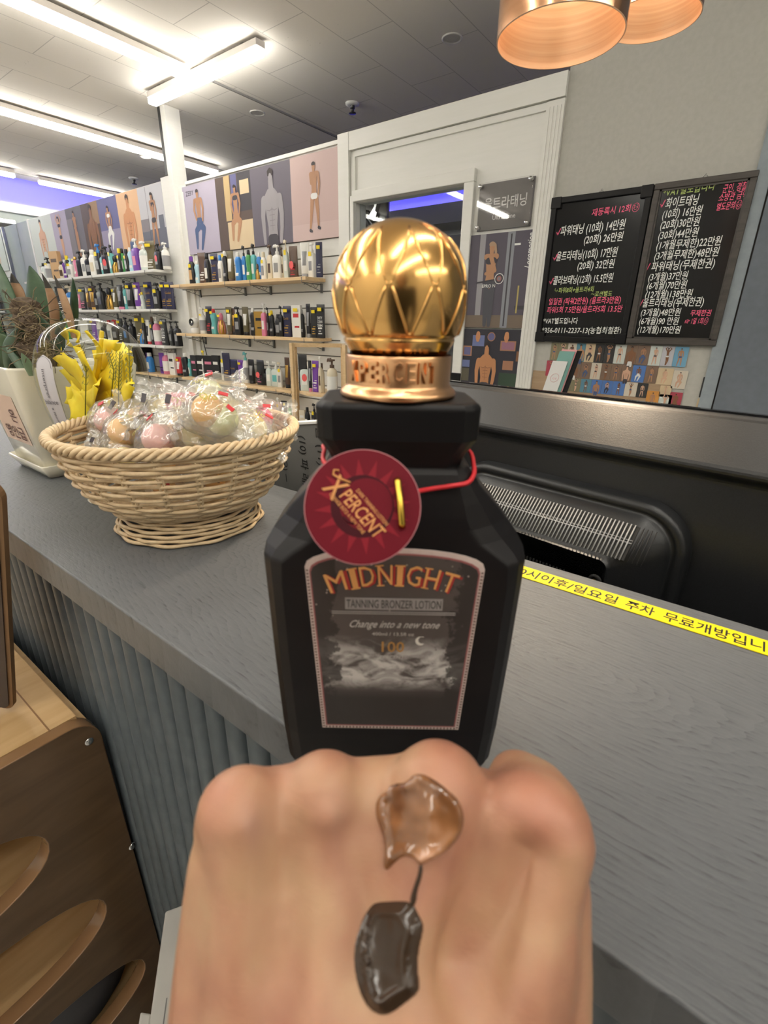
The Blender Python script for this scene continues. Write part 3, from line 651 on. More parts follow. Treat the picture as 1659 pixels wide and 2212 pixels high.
# pine corner display stand
t = thing('display_stand', 'light pine folding display stand with rounded shelves beside the wall shelves', 'display stand', (-1.96, 2.05, 0))
def post(x, y, z0, z1, w_=.022, d_=.018): boxobj('post', x - w_ / 2, x + w_ / 2, y - d_ / 2, y + d_ / 2, z0, z1, mt=PINE, b=.001, parent=t)
zt = .105
for x, y in ((-.235, -.02), (-.215, -.06), (-.02, .16), (.155, -.02)): post(x, y, FZ, zt)
def rail(x0, y0, x1, y1, z0, z1, nm='rail'):
    m = MB(); a = Vector((x0, y0, 0)); b = Vector((x1, y1, 0)); d = (b - a).normalized(); n_ = Vector((-d.y, d.x, 0)) * .008
    vs = [a - n_, b - n_, b + n_, a + n_]; m.add([v + Vector((0, 0, z0)) for v in vs] + [v + Vector((0, 0, z1)) for v in vs], [(0, 3, 2, 1), (4, 5, 6, 7), (0, 1, 5, 4), (1, 2, 6, 5), (2, 3, 7, 6), (3, 0, 4, 7)], PINE); m.build(nm, t)
rail(-.225, -.04, -.02, .16, zt - .022, zt); rail(-.02, .16, .155, -.02, zt - .022, zt); rail(-.225, -.04, -.02, .16, -.60, -.575); rail(-.02, .16, .155, -.02, -.60, -.575)
for z in (-.155, -.39, -.66):
    m = MB(); pts = [(-.02, -.16)] + []
    pts = [(-.02 + .235 * math.cos(a_), .14 + .255 * math.sin(a_)) for a_ in [math.pi + .12 + (math.pi - .24) * k / 16 for k in range(17)]]
    m.add([(x, y, z - .014) for x, y in pts] + [(x, y, z) for x, y in pts], [tuple(range(17))[::-1], tuple(range(17, 34))] + [(i, (i + 1) % 17, (i + 1) % 17 + 17, i + 17) for i in range(17)], PINE); m.build('rounded_shelf', t)
row([(1160, 535, 78, 'Skr', ''), (1187, 575, 104, 'Plw', 'r'), (1228, 590, 40, 'Tkm', ''), (1280, 592, 66, 'Spw', 'y'), (1322, 542, 40, 'Pcw', ''), (1333, 615, 66, 'Ccn', 'c'), (1432, 562, 110, 'Rcn', 'w')],
    S3, 380, S3, 640, 'upper rounded shelf of the display stand', -.155, 2.0)
row([(1045, 990, 40, 'Vgk', ''), (1160, 1045, 50, 'Kcw', ''), (1205, 1020, 56, 'Ckk', 'w'), (1268, 980, 56, 'Pkk', 'y'), (1348, 1015, 54, 'Clb', 'w')],
    S3, 380, S3, 640, 'lower rounded shelf of the display stand', -.39, 2.0)
row([(936, 925, 40, 'Plw', 'y'), (992, 962, 66, 'Sky', ''), (1000, 960, 40, 'Sky', 'y')], S3, 380, S3, 640, 'low shelf left of the display stand', -.40, 2.12)
shelf('wall_shelf', 'low shelf left of the pine display stand', -3.4, -2.25, -.40, PINE, [-3.2, -2.6])

# ================================================================== posters with printed figures
SK = mat('print_tan_skin', (.42, .22, .12), .6); SK2 = mat('print_light_skin', (.62, .38, .26), .6); HR = mat('print_dark_hair', (.03, .02, .02), .6); GY = mat('print_grey', (.22, .2, .22), .6)
SKD = mat('print_bronze_skin', (.22, .10, .045), .6); GLT = mat('print_grey_skin', (.30, .28, .30), .6); GDK = mat('print_dark_grey', (.05, .045, .055), .6); JN = mat('print_denim', (.06, .10, .22), .6)
SHD = mat('print_muscle_line', (.24, .11, .06), .6)
LAY = [0]
def chain(m, pts, mt, y, W, H, X0, Z0):
    P = [(X0 + a * W, Z0 + b * H, r * H) for a, b, r in pts]
    for (x, z, r) in P:
        LAY[0] += 1; y_ = y - LAY[0] * 2.5e-5
        m.add([(x + r * math.cos(k * math.pi / 6), y_, z + r * math.sin(k * math.pi / 6)) for k in range(12)], [tuple(range(12))], mt)
    for (a, b, r), (c_, d, s_) in zip(P, P[1:]):
        LAY[0] += 1; y = y - 0; yq = y - LAY[0] * 2.5e-5
        dx, dz = c_ - a, d - b; L = math.hypot(dx, dz) or 1; nx, nz = -dz / L, dx / L
        m.add([(a + nx * r, yq, b + nz * r), (a - nx * r, yq, b - nz * r), (c_ - nx * s_, yq, d - nz * s_), (c_ + nx * s_, yq, d + nz * s_)], [(0, 1, 2, 3)], mt)
def figure(m, W, H, X0, Z0, y, pose, skin=SK, hair=HR, pants=None, top=None, cx=.5, top_z=.93, s=1.0, shoes=None):
    e = .0004
    def P(*a): return [(cx + x * s * H / W * (1 if pose == 'torso' else 1.15), top_z - (1 - z) * s, r * s * (1 if pose == 'torso' else 1.22)) for x, z, r in a]
    if pose == 'torso':       # head to hips, arms down
        chain(m, P((-.17, .60, .062), (-.21, .40, .045), (-.20, .22, .038), (-.19, .05, .032)), skin, y, W, H, X0, Z0); chain(m, P((.17, .60, .062), (.21, .40, .045), (.20, .22, .038), (.17, .05, .032)), skin, y, W, H, X0, Z0)
        chain(m, P((0, .84, .05), (0, .66, .055)), skin, y, W, H, X0, Z0); chain(m, P((0, .60, .15), (0, .42, .13), (0, .25, .10), (0, .10, .105)), skin, y, W, H, X0, Z0); chain(m, P((-.1, .62, .06), (.1, .62, .06)), skin, y, W, H, X0, Z0)
        chain(m, P((0, .50, .004), (0, .2, .004)), SHD if skin != GLT else GY, y - e, W, H, X0, Z0)
        for z_ in (.40, .33, .26): chain(m, P((-.055, z_, .004), (.055, z_, .004)), SHD if skin != GLT else GY, y - e, W, H, X0, Z0)
        chain(m, P((-.11, .47, .004), (-.05, .455, .006), (0, .48, .004), (.05, .455, .006), (.11, .47, .004)), SHD if skin != GLT else GY, y - e, W, H, X0, Z0)
        if pants: chain(m, P((-.05, .08, .07), (.05, .08, .07)), pants, y - e, W, H, X0, Z0); chain(m, P((-.06, .05, .06), (-.07, -.1, .06)), pants, y - e, W, H, X0, Z0); chain(m, P((.06, .05, .06), (.07, -.1, .06)), pants, y - e, W, H, X0, Z0)
        chain(m, P((0, .90, .048), (0, .865, .042)), skin, y - e, W, H, X0, Z0); chain(m, P((-.044, .90, .014), (-.036, .94, .026), (.0, .958, .032), (.036, .94, .026), (.044, .90, .014)), hair, y - 2 * e, W, H, X0, Z0)
    else:
        arms = {'stand': [((-.075, .80, .022), (-.10, .67, .017), (-.09, .53, .013)), ((.075, .80, .022), (.105, .66, .017), (.11, .52, .013))],
                'twist': [((-.06, .80, .022), (-.05, .68, .018), (.02, .74, .014)), ((.075, .80, .022), (.10, .66, .017), (.08, .52, .013))],
                'up': [((-.06, .81, .02), (-.12, .92, .016), (-.04, .99, .012)), ((.06, .81, .02), (.13, .90, .016), (.05, .99, .012))],
                'sit': [((-.08, .80, .024), (-.11, .66, .018), (-.07, .52, .015)), ((.08, .80, .024), (.11, .66, .018), (.08, .50, .015))],
                'side': [((.0, .79, .022), (.05, .65, .018), (-.05, .62, .014))]}
        legs = {'stand': [((-.035, .50, .036), (-.06, .28, .026), (-.09, .05, .015)), ((.035, .50, .036), (.06, .28, .026), (.07, .08, .015))],
                'sit': [((-.03, .46, .05), (.09, .38, .042), (.0, .08, .022)), ((.03, .46, .05), (-.10, .36, .04), (-.12, .10, .02))],
                'up': [((-.03, .5, .036), (-.01, .28, .026), (-.03, .05, .015)), ((.03, .5, .036), (.05, .28, .026), (.0, .06, .015))],
                'side': [((-.01, .50, .045), (-.02, .28, .032), (-.02, .05, .018)), ((.02, .5, .045), (.03, .28, .03), (.03, .05, .018))]}
        legs['twist'] = legs['stand']
        for a in legs[pose]:
            chain(m, P(*a), pants if pants and pose in ('sit', 'side') else skin, y, W, H, X0, Z0)
            if shoes: lx, lz, _ = a[-1]; chain(m, P((lx, lz - .01, .02), (lx + .03, lz - .025, .016)), shoes, y - e, W, H, X0, Z0)
        chain(m, P((0, .77, .055), (0, .68, .046), (0, .60, .040), (0, .52, .050)), skin, y, W, H, X0, Z0); chain(m, P((-.055, .80, .026), (.055, .80, .026)), skin, y, W, H, X0, Z0)
        if pants: chain(m, P((-.03, .505, .034), (.03, .505, .034)), pants, y - e, W, H, X0, Z0)
        if top: chain(m, P((-.03, .755, .03), (.03, .755, .03)), top, y - e, W, H, X0, Z0)
        for a in arms.get(pose, arms['stand']): chain(m, P(*a), skin, y - e, W, H, X0, Z0)
        chain(m, P((0, .90, .028), (0, .84, .02)), skin, y - e, W, H, X0, Z0); chain(m, P((-.016, .928, .018), (.0, .935, .019), (.016, .928, .018)), hair, y - 2 * e, W, H, X0, Z0)
        if top: chain(m, P((.03, .92, .014), (.045, .84, .012)), hair, y + e, W, H, X0, Z0)
def poster(label, x0, x1, z0, z1, bg, extra=None, group='tanning posters', name='poster', fig=None, zl=None):
    t_ = MB(); W, H = x1 - x0, z1 - z0; th = .012; LAY[0] = 0
    t_.box(0, W, -th, 0, 0, H, bg)
    if extra: extra(t_, W, H, -th - .0003)
    if fig: figure(t_, W, H, 0, 0, -th - .0012, **fig)
    o = t_.build(name, loc=(x0, WY - .002, z0)); return tag(o, label, 'poster', group)
def rects(l):
    def f(m, W, H, y):
        for i, (a, b, c_, d, mt) in enumerate(l): m.add([(a * W, y - i * .00004, b * H), (c_ * W, y - i * .00004, b * H), (c_ * W, y - i * .00004, d * H), (a * W, y - i * .00004, d * H)], [(0, 1, 2, 3)], mt)
    return f
def pmx(n_, c_): return mat('print_' + n_, c_, .6)
LIL = pmx('lilac', (.42, .38, .48)); PNK = pmx('dusty_pink', (.52, .38, .36)); DGR = pmx('slate_purple', (.12, .105, .135)); BRN = pmx('dark_brown', (.09, .06, .05)); SAND = pmx('sand', (.60, .47, .30)); ORG = pmx('apricot', (.66, .42, .25))
NAV = pmx('deep_blue', (.12, .12, .26)); PALE = pmx('pale_mint', (.58, .62, .58)); SKY = pmx('pale_sky', (.50, .50, .54)); CITY = pmx('city_grey', (.13, .14, .18)); TEALP = pmx('sea', (.16, .36, .52))
def X(px, py=500): return on_y(px, py, WY).x
bx = [X(405, 480), X(474, 460), X(547, 430), X(632, 400), X(736, 400)]
zt_, zb_ = 1.088, .668
def zeby(m, W, H, y): m.text('ZEBY', GDK, (.1 * W, y, .86 * H), (1, 0, 0), (0, 0, 1), .04)
poster('lilac poster of a seated shirtless man in jeans', bx[0], bx[1], zb_, zt_, LIL, zeby, fig=dict(pose='sit', pants=JN, cx=.45, top_z=.97, s=.98))
poster('brown interior poster of a kneeling dark-haired woman holding a phone', bx[1], bx[2], zb_, zt_, BRN, rects([(.28, 0, 1, .38, SAND), (.25, .40, .42, 1, pmx('amber_light', (.5, .36, .18))), (.45, .42, .62, 1, NAV), (.64, .5, 1, 1, GDK), (.70, .72, .95, .9, SAND)]), fig=dict(pose='sit', skin=SK, top=GDK, cx=.55, top_z=.90, s=.85))
poster('black and white poster of a muscular tattooed man in briefs', bx[2], bx[3], zb_, zt_, DGR, None, fig=dict(pose='torso', skin=GLT, hair=HR, pants=GDK, cx=.52, top_z=.97, s=.98))
poster('pink poster of a standing man in white shorts and trainers', bx[3], bx[4], zb_, zt_, PNK, rects([(0, 0, 1, .2, pmx('pale_pink', (.56, .42, .40)))]), fig=dict(pose='twist', skin=SK, pants=PRINTW, cx=.5, top_z=.94, s=.86, shoes=GDK))
ax = [X(315 / 3.95, 480), X(445 / 3.95, 470), X(565 / 3.95, 455), X(695 / 3.95, 445), X(835 / 3.95, 435), X(1000 / 3.95, 425), X(1180 / 3.95, 410), X(1410 / 3.95, 395)]
ax[0] = -6.33; ax[-1] = -3.80
za, zb2 = 1.158, .735
poster('white poster of a man in profile, farthest left above the white shelf', ax[0], ax[1], zb2, za, PALE, None, fig=dict(pose='torso', skin=SK2, cx=.5, top_z=.96, s=.8, pants=PALE))
poster('pale lilac poster of a woman in a black leotard with raised arms', ax[1], ax[2], zb2, za, LIL, None, fig=dict(pose='up', skin=SK2, pants=GDK, top=GDK, cx=.45, top_z=.95, s=.9))
poster('dark poster of a bronze woman beside streaked water', ax[2], ax[3], zb2, za, pmx('smoky_grey', (.14, .13, .15)), rects([(0, 0, .35, .8, GY)]), fig=dict(pose='side', skin=SK, hair=HR, cx=.5, top_z=.98, s=.95))
poster('dark amber poster of a bronze muscular torso', ax[3], ax[4], zb2, za, BRN, rects([(.5, .6, 1, 1, pmx('amber', (.28, .17, .09)))]), fig=dict(pose='torso', skin=SKD, cx=.55, top_z=.98, s=1.0))
poster('violet blue poster of a crouching woman in white', ax[4], ax[5], zb2, za, NAV, rects([(0, 0, 1, .45, pmx('violet_mist', (.28, .25, .36)))]), fig=dict(pose='sit', skin=SK, top=PRINTW, pants=PRINTW, cx=.5, top_z=.9, s=.85))
poster('apricot poster of a shirtless man standing against an orange ground', ax[5], ax[6], zb2, za, ORG, None, fig=dict(pose='torso', skin=pmx('orange_skin', (.55, .26, .12)), cx=.5, top_z=.97, s=.9, pants=JN))
poster('grey city poster of a woman running in black sportswear', ax[6], ax[7], zb2, za, SKY, rects([(0, 0, 1, .32, CITY), (0, .3, .35, .5, GY), (.75, .3, .95, .52, CITY), (.33, 0, .34, 1, GDK)]), fig=dict(pose='twist', skin=SK, pants=GDK, top=GDK, cx=.55, top_z=.93, s=.95))
# gym poster, dim man poster
def loco(m, W, H, y):
    rects([(.0, 0, 1, .14, pmx('wood_floor', (.16, .12, .09))), (.22, .14, .30, 1, pmx('steel_post', (.30, .29, .31))), (.60, 0, .70, 1, pmx('rack_post', (.24, .25, .28))), (.64, .02, .66, .98, GDK), (.78, .2, .92, .24, GDK), (.80, .16, .82, .45, pmx('yellow_bar', (.45, .36, .12))), (.70, .86, .78, .88, PRINTW)])(m, W, H, y)
    for k in range(16): m.add([(.225 * W + 0, y, 0)] * 3, [(0, 1, 2)], GDK) if 0 else None
    m.text('Locomotion', PRINTW, (.95 * W, y - .002, .62 * H), (0, 0, 1), (-1, 0, 0), .045, fit=.34 * H, shear=.25); m.text('Photography', PRINTW, (.985 * W, y - .002, .72 * H), (0, 0, 1), (-1, 0, 0), .014)
    for rr, mt in ((.058, PRINTW), (.050, GDK), (.03, pmx('plate_red', (.35, .12, .1))), (.02, GY)): chain(m, [(.535, .53, rr)], mt, y - .0026 - (.06 - rr) * .004, W, H, 0, 0)
    chain(m, [(.22, .495, .008), (.56, .53, .008)], GDK, y - .0022, W, H, 0, 0)
    m.text('EPRO N', PRINTW, (.30 * W, y - .0028, .44 * H), (1, 0, 0), (0, 0, 1), .020)
PUR = pmx('gym_purple_grey', (.085, .075, .10))
lx0, lx1 = -1.262, -.905
poster('gym poster of a woman in black sportswear holding a barbell', lx0, lx1, .204, .605, PUR, loco, fig=dict(pose='side', skin=SK, hair=mat('print_blond_hair', (.38, .25, .16), .6), pants=pmx('leggings', (.07, .07, .085)), top=GDK, cx=.40, top_z=.96, s=.98), group='framed opening posters')
def dim(m, W, H, y):
    rects([(.08, .55, .22, .72, pmx('frame_orange', (.35, .17, .1))), (.10, .57, .20, .70, NAV), (.22, .72, .40, .90, pmx('frame_blue', (.14, .17, .34))), (.64, .66, .86, .82, pmx('frame_orange', ())), (.66, .68, .84, .80, pmx('mauve', (.3, .14, .2))), (.7, .35, .85, .5, pmx('frame_orange', ())), (.88, .5, 1, .66, SKD),
           (.0, .12, .2, .34, pmx('dim_leaf', (.10, .09, .06))), (.66, .05, 1, .3, pmx('dark_green', (.03, .06, .035))), (.08, .36, .2, .48, pmx('frame_blue', ()))])(m, W, H, y)
    for a in (.30, .72): chain(m, [(a, .93, .035), (a, .87, .045), (a, .82, .03)], pmx('glow_amber', (.5, .22, .1)), y - .001, W, H, 0, 0)
    chain(m, [(.5, .88, .075)], pmx('frame_orange', ()), y - .0008, W, H, 0, 0); chain(m, [(.5, .88, .06)], NAV, y - .001, W, H, 0, 0)
poster('dim lounge poster of a shirtless muscular man between lamps and frames', -1.262, -.905, -.085, .197, pmx('lounge_dark', (.025, .024, .035)), dim, fig=dict(pose='torso', skin=pmx('lit_skin', (.48, .22, .10)), pants=GDK, cx=.45, top_z=.80, s=.80), group='framed opening posters')
# acrylic sign
t = thing('acrylic_sign', 'grey acrylic plaque reading UltraZone in Korean and English', 'sign', (-1.21, WY - .002, .62))
boxobj('backing', 0, .258, -.006, 0, 0, .185, mt=mat('brushed_grey', (.13, .12, .12), .5), b=.001, parent=t)
o = boxobj('acrylic_sheet', 0, .258, -.026, -.022, 0, .185, mt=clear('acrylic', (.98, .98, .98), .06, .03), b=.001, parent=t)
m = MB(); m.text('울트라태닝', PRINTW, (.03, -.0068, .085), (1, 0, 0), (0, 0, 1), .052, fit=.2); m.text('UltraZone', PRINTW, (.075, -.0068, .04), (1, 0, 0), (0, 0, 1), .026, fit=.11); m.build('lettering', t)
for a in (.012, .246):
    for b in (.012, .173): m = MB(); m.tube([(a, 0, b), (a, -.03, b)], .008, STEEL, 14); m.build('standoff', t)

# ================================================================== price boards
BB = mat('black_writing_surface', (.006, .006, .007), .16, spec=.25)
CW, CP, CG = mat('chalk_white', (.8, .8, .76), .7), mat('chalk_pink', (.9, .13, .25), .7), mat('chalk_lime', (.40, .50, .15), .7)
def board(label, x0, x1, z0, z1, fm, lines, fw, name='price_board', corner=False):
    t = thing(name, label, 'price board', (x0, WY - .001, z0), group='hand-lettered price boards'); W, H = x1 - x0, z1 - z0
    m = MB(); m.box(fw * .8, W - fw * .8, -.012, -.006, fw * .8, H - fw * .8, BB); m.build('writing_panel', t)
    m = MB()
    for a in ((0, W, 0, fw), (0, W, H - fw, H), (0, fw, fw, H - fw), (W - fw, W, fw, H - fw)): m.box(a[0], a[1], -.022, -.002, a[2], a[3], fm, .003)
    if not corner:
        for a in ((fw, W - fw, fw, fw + .006), (fw, W - fw, H - fw - .006, H - fw), (fw, fw + .006, fw, H - fw), (W - fw - .006, W - fw, fw, H - fw)): m.box(a[0], a[1], -.017, -.010, a[2], a[3], fm)
    m.build('frame', t)
    if corner:
        for a in (0, W - .038):
            for b in (0, H - .038): boxobj('corner_cap', a - .002, a + .040, -.025, -.001, b - .002, b + .040, mt=fm, b=.003, parent=t)
    m = MB(); m.tube([(W / 2 - .01, -.004, H), (W / 2, -.004, H + .014), (W / 2 + .01, -.004, H)], .0012, STEEL, 5); m.build('hanging_wire', t)
    m = MB()
    for st, mt, u_, v_, wd, sz in lines: m.text(st, mt, (u_ * W, -.0128, v_ * H), (1, 0, .012), (0, 0, 1), sz * 1.12, fit=wd * W, shear=.06)
    m.build('lettering', t)
def smile(m): pass
board('black-framed price board with white and pink Korean handwriting, left one', -.862, -.482, .150, .710, BLACKM, [
    ('재등록시 12회☺', CP, .44, .86, .46, .026), ('√', CP, .08, .755, .05, .03), ('파워태닝 (10회) 14만원', CW, .13, .755, .66, .036), ('(20회) 26만원', CW, .40, .685, .39, .033),
    ('√', CP, .08, .585, .05, .03), ('울트라태닝(10회) 17만원', CW, .12, .585, .64, .036), ('(20회) 32만원', CW, .37, .515, .38, .033),
    ('√', CP, .07, .42, .05, .03), ('콜라보태닝(12회) 15.5만원', CW, .12, .42, .64, .034), ('↳파워8회+울트라4회', CG, .15, .358, .43, .022), ('⤳로션별도', CG, .56, .328, .22, .020),
    ('일일권 (파워2만원) (울트라3만원)', CP, .10, .275, .78, .027), ('파워5회 7.5만원/울트라5회 13.5만', CP, .09, .215, .82, .027),
    ('*VAT별도입니다', CW, .06, .135, .40, .025), ('*356-0111-2237-13(농협최철환)', CW, .06, .065, .88, .027)], .022, corner=True)
DF = ply('dark_brown_frame', (.045, .038, .033), (.07, .06, .052), .5)
L = [('*VAT별도입니다', CG, .10, .925, .52, .027), ('√', CP, .09, .858, .05, .03), ('화이트태닝', CW, .15, .855, .33, .034)]
for i, (s_, wd_) in enumerate([('(10회) 16만원', .40), ('(20회)30만원', .40), ('(30회)44만원', .41), ('(1개월무제한)22만원', .66), ('(3개월무제한)48만원', .66)]): L.append((s_, CW, .14, .795 - i * .062, wd_, .031))
L += [('√', CP, .06, .482, .05, .03), ('파워태닝(무제한권)', CW, .13, .480, .66, .033)]
for i, (s_, wd_) in enumerate([('(3개월)37만원', .42), ('(6개월)70만원', .43), ('(12개월)138만원', .51)]): L.append((s_, CW, .12, .418 - i * .056, wd_, .029))
L += [('√', CP, .06, .252, .05, .03), ('울트라태닝(무제한권)', CW, .11, .250, .66, .032)]
for i, (s_, wd_) in enumerate([('(3개월)48만원', .44), ('(6개월)90 만원', .44), ('(12개월)170만원', .48)]): L.append((s_, CW, .11, .190 - i * .057, wd_, .028))
L += [('군인, 경찰', CP, .70, .905, .22, .026), ('소방관 금액', CP, .68, .86, .26, .024), ('별도문의☺!!', CP, .68, .81, .26, .024), ('무제한권', CP, .66, .19, .21, .022), ('☞ 1일 1회☺', CP, .62, .14, .24, .022)]
board('brown wood-framed price board with long list in white Korean handwriting, right one', -.478, -.163, .152, .712, DF, L, .021)

# ================================================================== little photo cards below the boards
PL = [pmx('card_%s' % nm, c_) for nm, c_ in (('olive', (.22, .20, .12)), ('black', (.03, .03, .03)), ('ivory', (.62, .56, .46)), ('rust', (.42, .16, .08)), ('teal', (.10, .25, .33)), ('red', (.38, .05, .08)), ('blue', (.08, .18, .45)), ('mocha', (.20, .13, .09)), ('orange', (.62, .28, .06)))] + [SKY, PALE, SAND, TEALP]
cards = []
def crow(y0, y1, xs, cols, sk=.35):
    for (xa, xb), c_ in zip(zip(xs, xs[1:]), cols): cards.append((xa, xb, y0, y1, c_, sk))
row1 = [150, 212, 284, 350, 418, 490, 556, 630, 708, 786, 866, 944, 1020, 1105]
S6 = 3.1965
cc = [0, 0, 2, 4, 11, 1, 1, 10, 7, 7, 10, 9, 12]
cl = ['woman in dark swimwear outdoors', 'woman with raised arms', 'woman on a dark ground', 'woman in white on teal', 'woman on a sand background', 'seated woman on black', 'woman in black lace', 'man in blue jeans', 'red-toned man', 'muscular man on brown', 'man in grey trousers', 'seated man on pale ground', 'couple by the sea']
WC = 'photo_card'
def card(xa, xb, za_, zb_c, c_, lab, ps, sk=SK, tilt=0, pants=None, top=None):
    m = MB(); W, H = xb - xa - .0008, zb_c - za_; LAY[0] = 0
    m.prism(rrect(0, W, 0, H, .003, 3), .0012, PL[c_], Matrix.Translation((0, -.0012, 0)))
    figure(m, W, H, 0, 0, -.0016, ps, skin=sk, pants=pants, top=top, cx=.5, top_z=.96, s=.95)
    o = m.build(WC, loc=(xa, WY - .004, za_)); o.rotation_euler = (0, tilt, 0)
    tag(o, lab, 'photo card', 'photo cards under the price boards')
def rowcards(xs, x_l, x_r, z0, z1, cols, labs, rowname, sks=None):
    a0, a1 = xs[0], xs[-1]
    for i in range(len(xs) - 1):
        xa = x_l + (xs[i] - a0) / (a1 - a0) * (x_r - x_l); xb = x_l + (xs[i + 1] - a0) / (a1 - a0) * (x_r - x_l)
        card(xa, xb, z0, z1, cols[i], f'small photo card, {labs[i]}, {rowname}', ['torso', 'up', 'sit', 'stand', 'twist'][(i * 7 + len(xs)) % 5], [SK, SK2, SKD][i % 3], pants=[JN, GDK, PRINTW][i % 3], top=None if i > 6 else GDK)
zc1 = [on_y(1210, 742, WY).z, on_y(1200, 776, WY).z]
rowcards(row1, X(1190, 760), X(1486, 770), .070, .146, cc, cl, 'top row under the boards')
rowcards([120, 200, 290, 385, 458, 530, 600, 670, 742, 826, 905], X(1180, 800), X(1422, 805), .000, .068, [5, 1, 7, 7, 2, 7, 7, 7, 6, 7], ['woman in red dress', 'dim amber portrait', 'dim brown portrait', 'pale curled figure', 'blond figure on cream', 'shirtless man in black trousers', 'man on a stool', 'man leaning on a stool', 'stage figure in blue light', 'figure in brown cloth'], 'middle row')
rowcards([250, 318, 385, 458, 530, 600, 678, 755, 820], X(1213, 835), X(1398, 850), -.060, -.002, [0, 0, 4, 6, 6, 6, 2, 1], ['woman by a tree', 'woman from behind', 'woman under palms', 'crouching woman under blue sky', 'woman on a car', 'woman in a green field', 'woman in black fringe', 'grey seated nude back'], 'bottom row')
card(X(1422, 800), X(1457, 800), -.002, .062, 11, 'small pale photo card, reclining figure on bedding, right end of middle row', 'sit', SK2)
card(X(1457, 800), X(1489, 800), -.014, .056, 2, 'small pale photo card, seated figure in cream, last of the middle row', 'sit', SK2)
card(X(1424, 850), X(1450, 850), -.050, -.005, 11, 'small pale photo card, kneeling woman on cream below the reclining one', 'up', SK2)
card(X(1396, 860), X(1424, 860), -.105, -.030, 8, 'small orange photo card of a standing woman', 'stand', SK)
card(X(1422, 870), X(1450, 870), -.115, -.040, 10, 'small white photo card of a woman in a slip dress beside the orange card', 'up', SK2)
card(X(1446, 860), X(1474, 860), -.100, -.028, 5, 'small dark red photo card of a seated woman, lowest right of the cluster', 'sit', SKD)
card(X(1520, 815), X(1549, 815), -.040, .038, 1, 'small dark photo card of a motorbike scene on the blue-grey strip', 'sit', GY)
card(X(1508, 860), X(1528, 860), -.118, -.044, 11, 'small photo card with yellow cloth on the blue-grey strip', 'stand', GY)
m = MB(); m.box(-.86, -.28, WY - .003, WY, -.16, .02, ply('printed_plank', (.34, .23, .14), (.42, .30, .19), .5, (6, 60, 60))); tag(m.build('plank_print'), 'wood-look printed sheet behind the lower photo cards', 'printed sheet')

# ledge against the wall with small things
m = MB(); m.box(-1.3, .6, 2.0, WY - .025, FZ, -.135, WHITE); tag(m.build('low_cabinet'), 'low white cabinet against the wall, hidden behind the monitor', 'cabinet')
p = on_y(1100, 840, 2.12)
t = thing('glass_bowl', 'clear glass bowl with a yellow label below the lounge poster', 'bowl', (p.x, 2.12, -.135))
m = MB(); m.lathe([(.0001, .004), (.035, .004), (.055, .035), (.06, .062), (.058, .062), (.05, .03), (.03, .008)], clear('thin_glass', (.95, .97, .96), .1), 28); m.build('glass', t)
boxobj('price_tag', -.025, .02, -.058, -.056, .02, .04, mt=pm('y'), parent=t)
p = on_y(1132, 846, 2.10)
m = MB(); m.lathe([(.0001, 0), (.022, .004), (.028, .024), (.018, .044), (.0001, .05)], GLOSSK, 20); tag(m.build('black_jar', loc=(p.x, 2.07, -.135)), 'small round glossy black jar beside the glass bowl', 'jar')
p = on_y(990, 810, 2.1)
t = thing('tablet', 'black tablet leaning by the cap, left of the lounge poster', 'tablet', (p.x, 2.1, -.135)); boxobj('case', -.045, .012, -.006, .006, 0, .135, mt=BLACKM, b=.003, parent=t)
# brochure rack
a = on_y(1185, 853, 1.95); b = on_y(1232, 760, 1.95)
t = thing('brochure_stand', 'slanted stand of white and pink leaflets before the photo cards', 'brochure stand', (a.x, 1.95, a.z))
H = b.z - a.z; sh = (b.x - a.x)
Ms = Matrix(((1, 0, .18, 0), (0, 1, .12, 0), (0, 0, 1, 0), (0, 0, 0, 1)))
for k, (nm, mt, dx, hh) in enumerate((('black_back', BLACKM, .034, 1.02), ('pink_leaflet', mat('leaflet_pink', (.72, .35, .36), .5), .016, 1.04), ('teal_leaflet', mat('leaflet_teal', (.18, .38, .34), .5), .012, 1.0), ('white_leaflet', PRINTW, 0, .78))):
    m = MB(); m.prism([(-.03 + dx, -.02), (.028 + dx, -.02), (.028 + dx, H * hh), (-.03 + dx, H * hh)], .003, mt, Ms @ Matrix.Translation((0, .006 * (3 - k), 0))); m.build(nm, t)
m = MB(); c0 = Ms @ Vector((0, -.001, H * .4)); m.tube([Ms @ Vector((.016 * math.cos(i * .314), -.001, H * .4 + .016 * math.sin(i * .314))) for i in range(20)], .0006, mat('leaflet_pink', ()), 5, closed=True); m.text('O E', mat('leaflet_pink', ()), c0 + Vector((-.008, 0, -.006)), (1, 0, 0), (.18, 0, 1), .010); m.build('emblem', t)
# dark curved hood in the back room
t = thing('tanning_hood', 'glossy black curved hood with a chrome lightning emblem behind the framed opening', 'tanning booth', (-3.3, 4.3, FZ))
m = MB()
pts = [(-.9, 0, 2.42), (-.5, 0, 2.41), (-.2, 0, 2.32), (0, 0, 2.12), (.06, 0, 1.9)]
m.tube([(a_, b_, c_) for a_, b_, c_ in pts], [.03, .035, .04, .05, .04], GLOSSK, 12); m.box(-.9, .04, .0, .06, 2.2, 2.55, GLOSSK, .02); m.box(-.9, -.4, -.02, .06, 0, 2.3, GLOSSK, .02); m.build('hood', t)
m = MB(); m.prism([(-.02, 2.22), (.02, 2.32), (0, 2.34), (.05, 2.48), (-.02, 2.40), (-.01, 2.38), (-.08, 2.30), (-.04, 2.30)], .01, STEEL, Matrix.Translation((-.08, -.03, 0))); m.build('emblem', t)
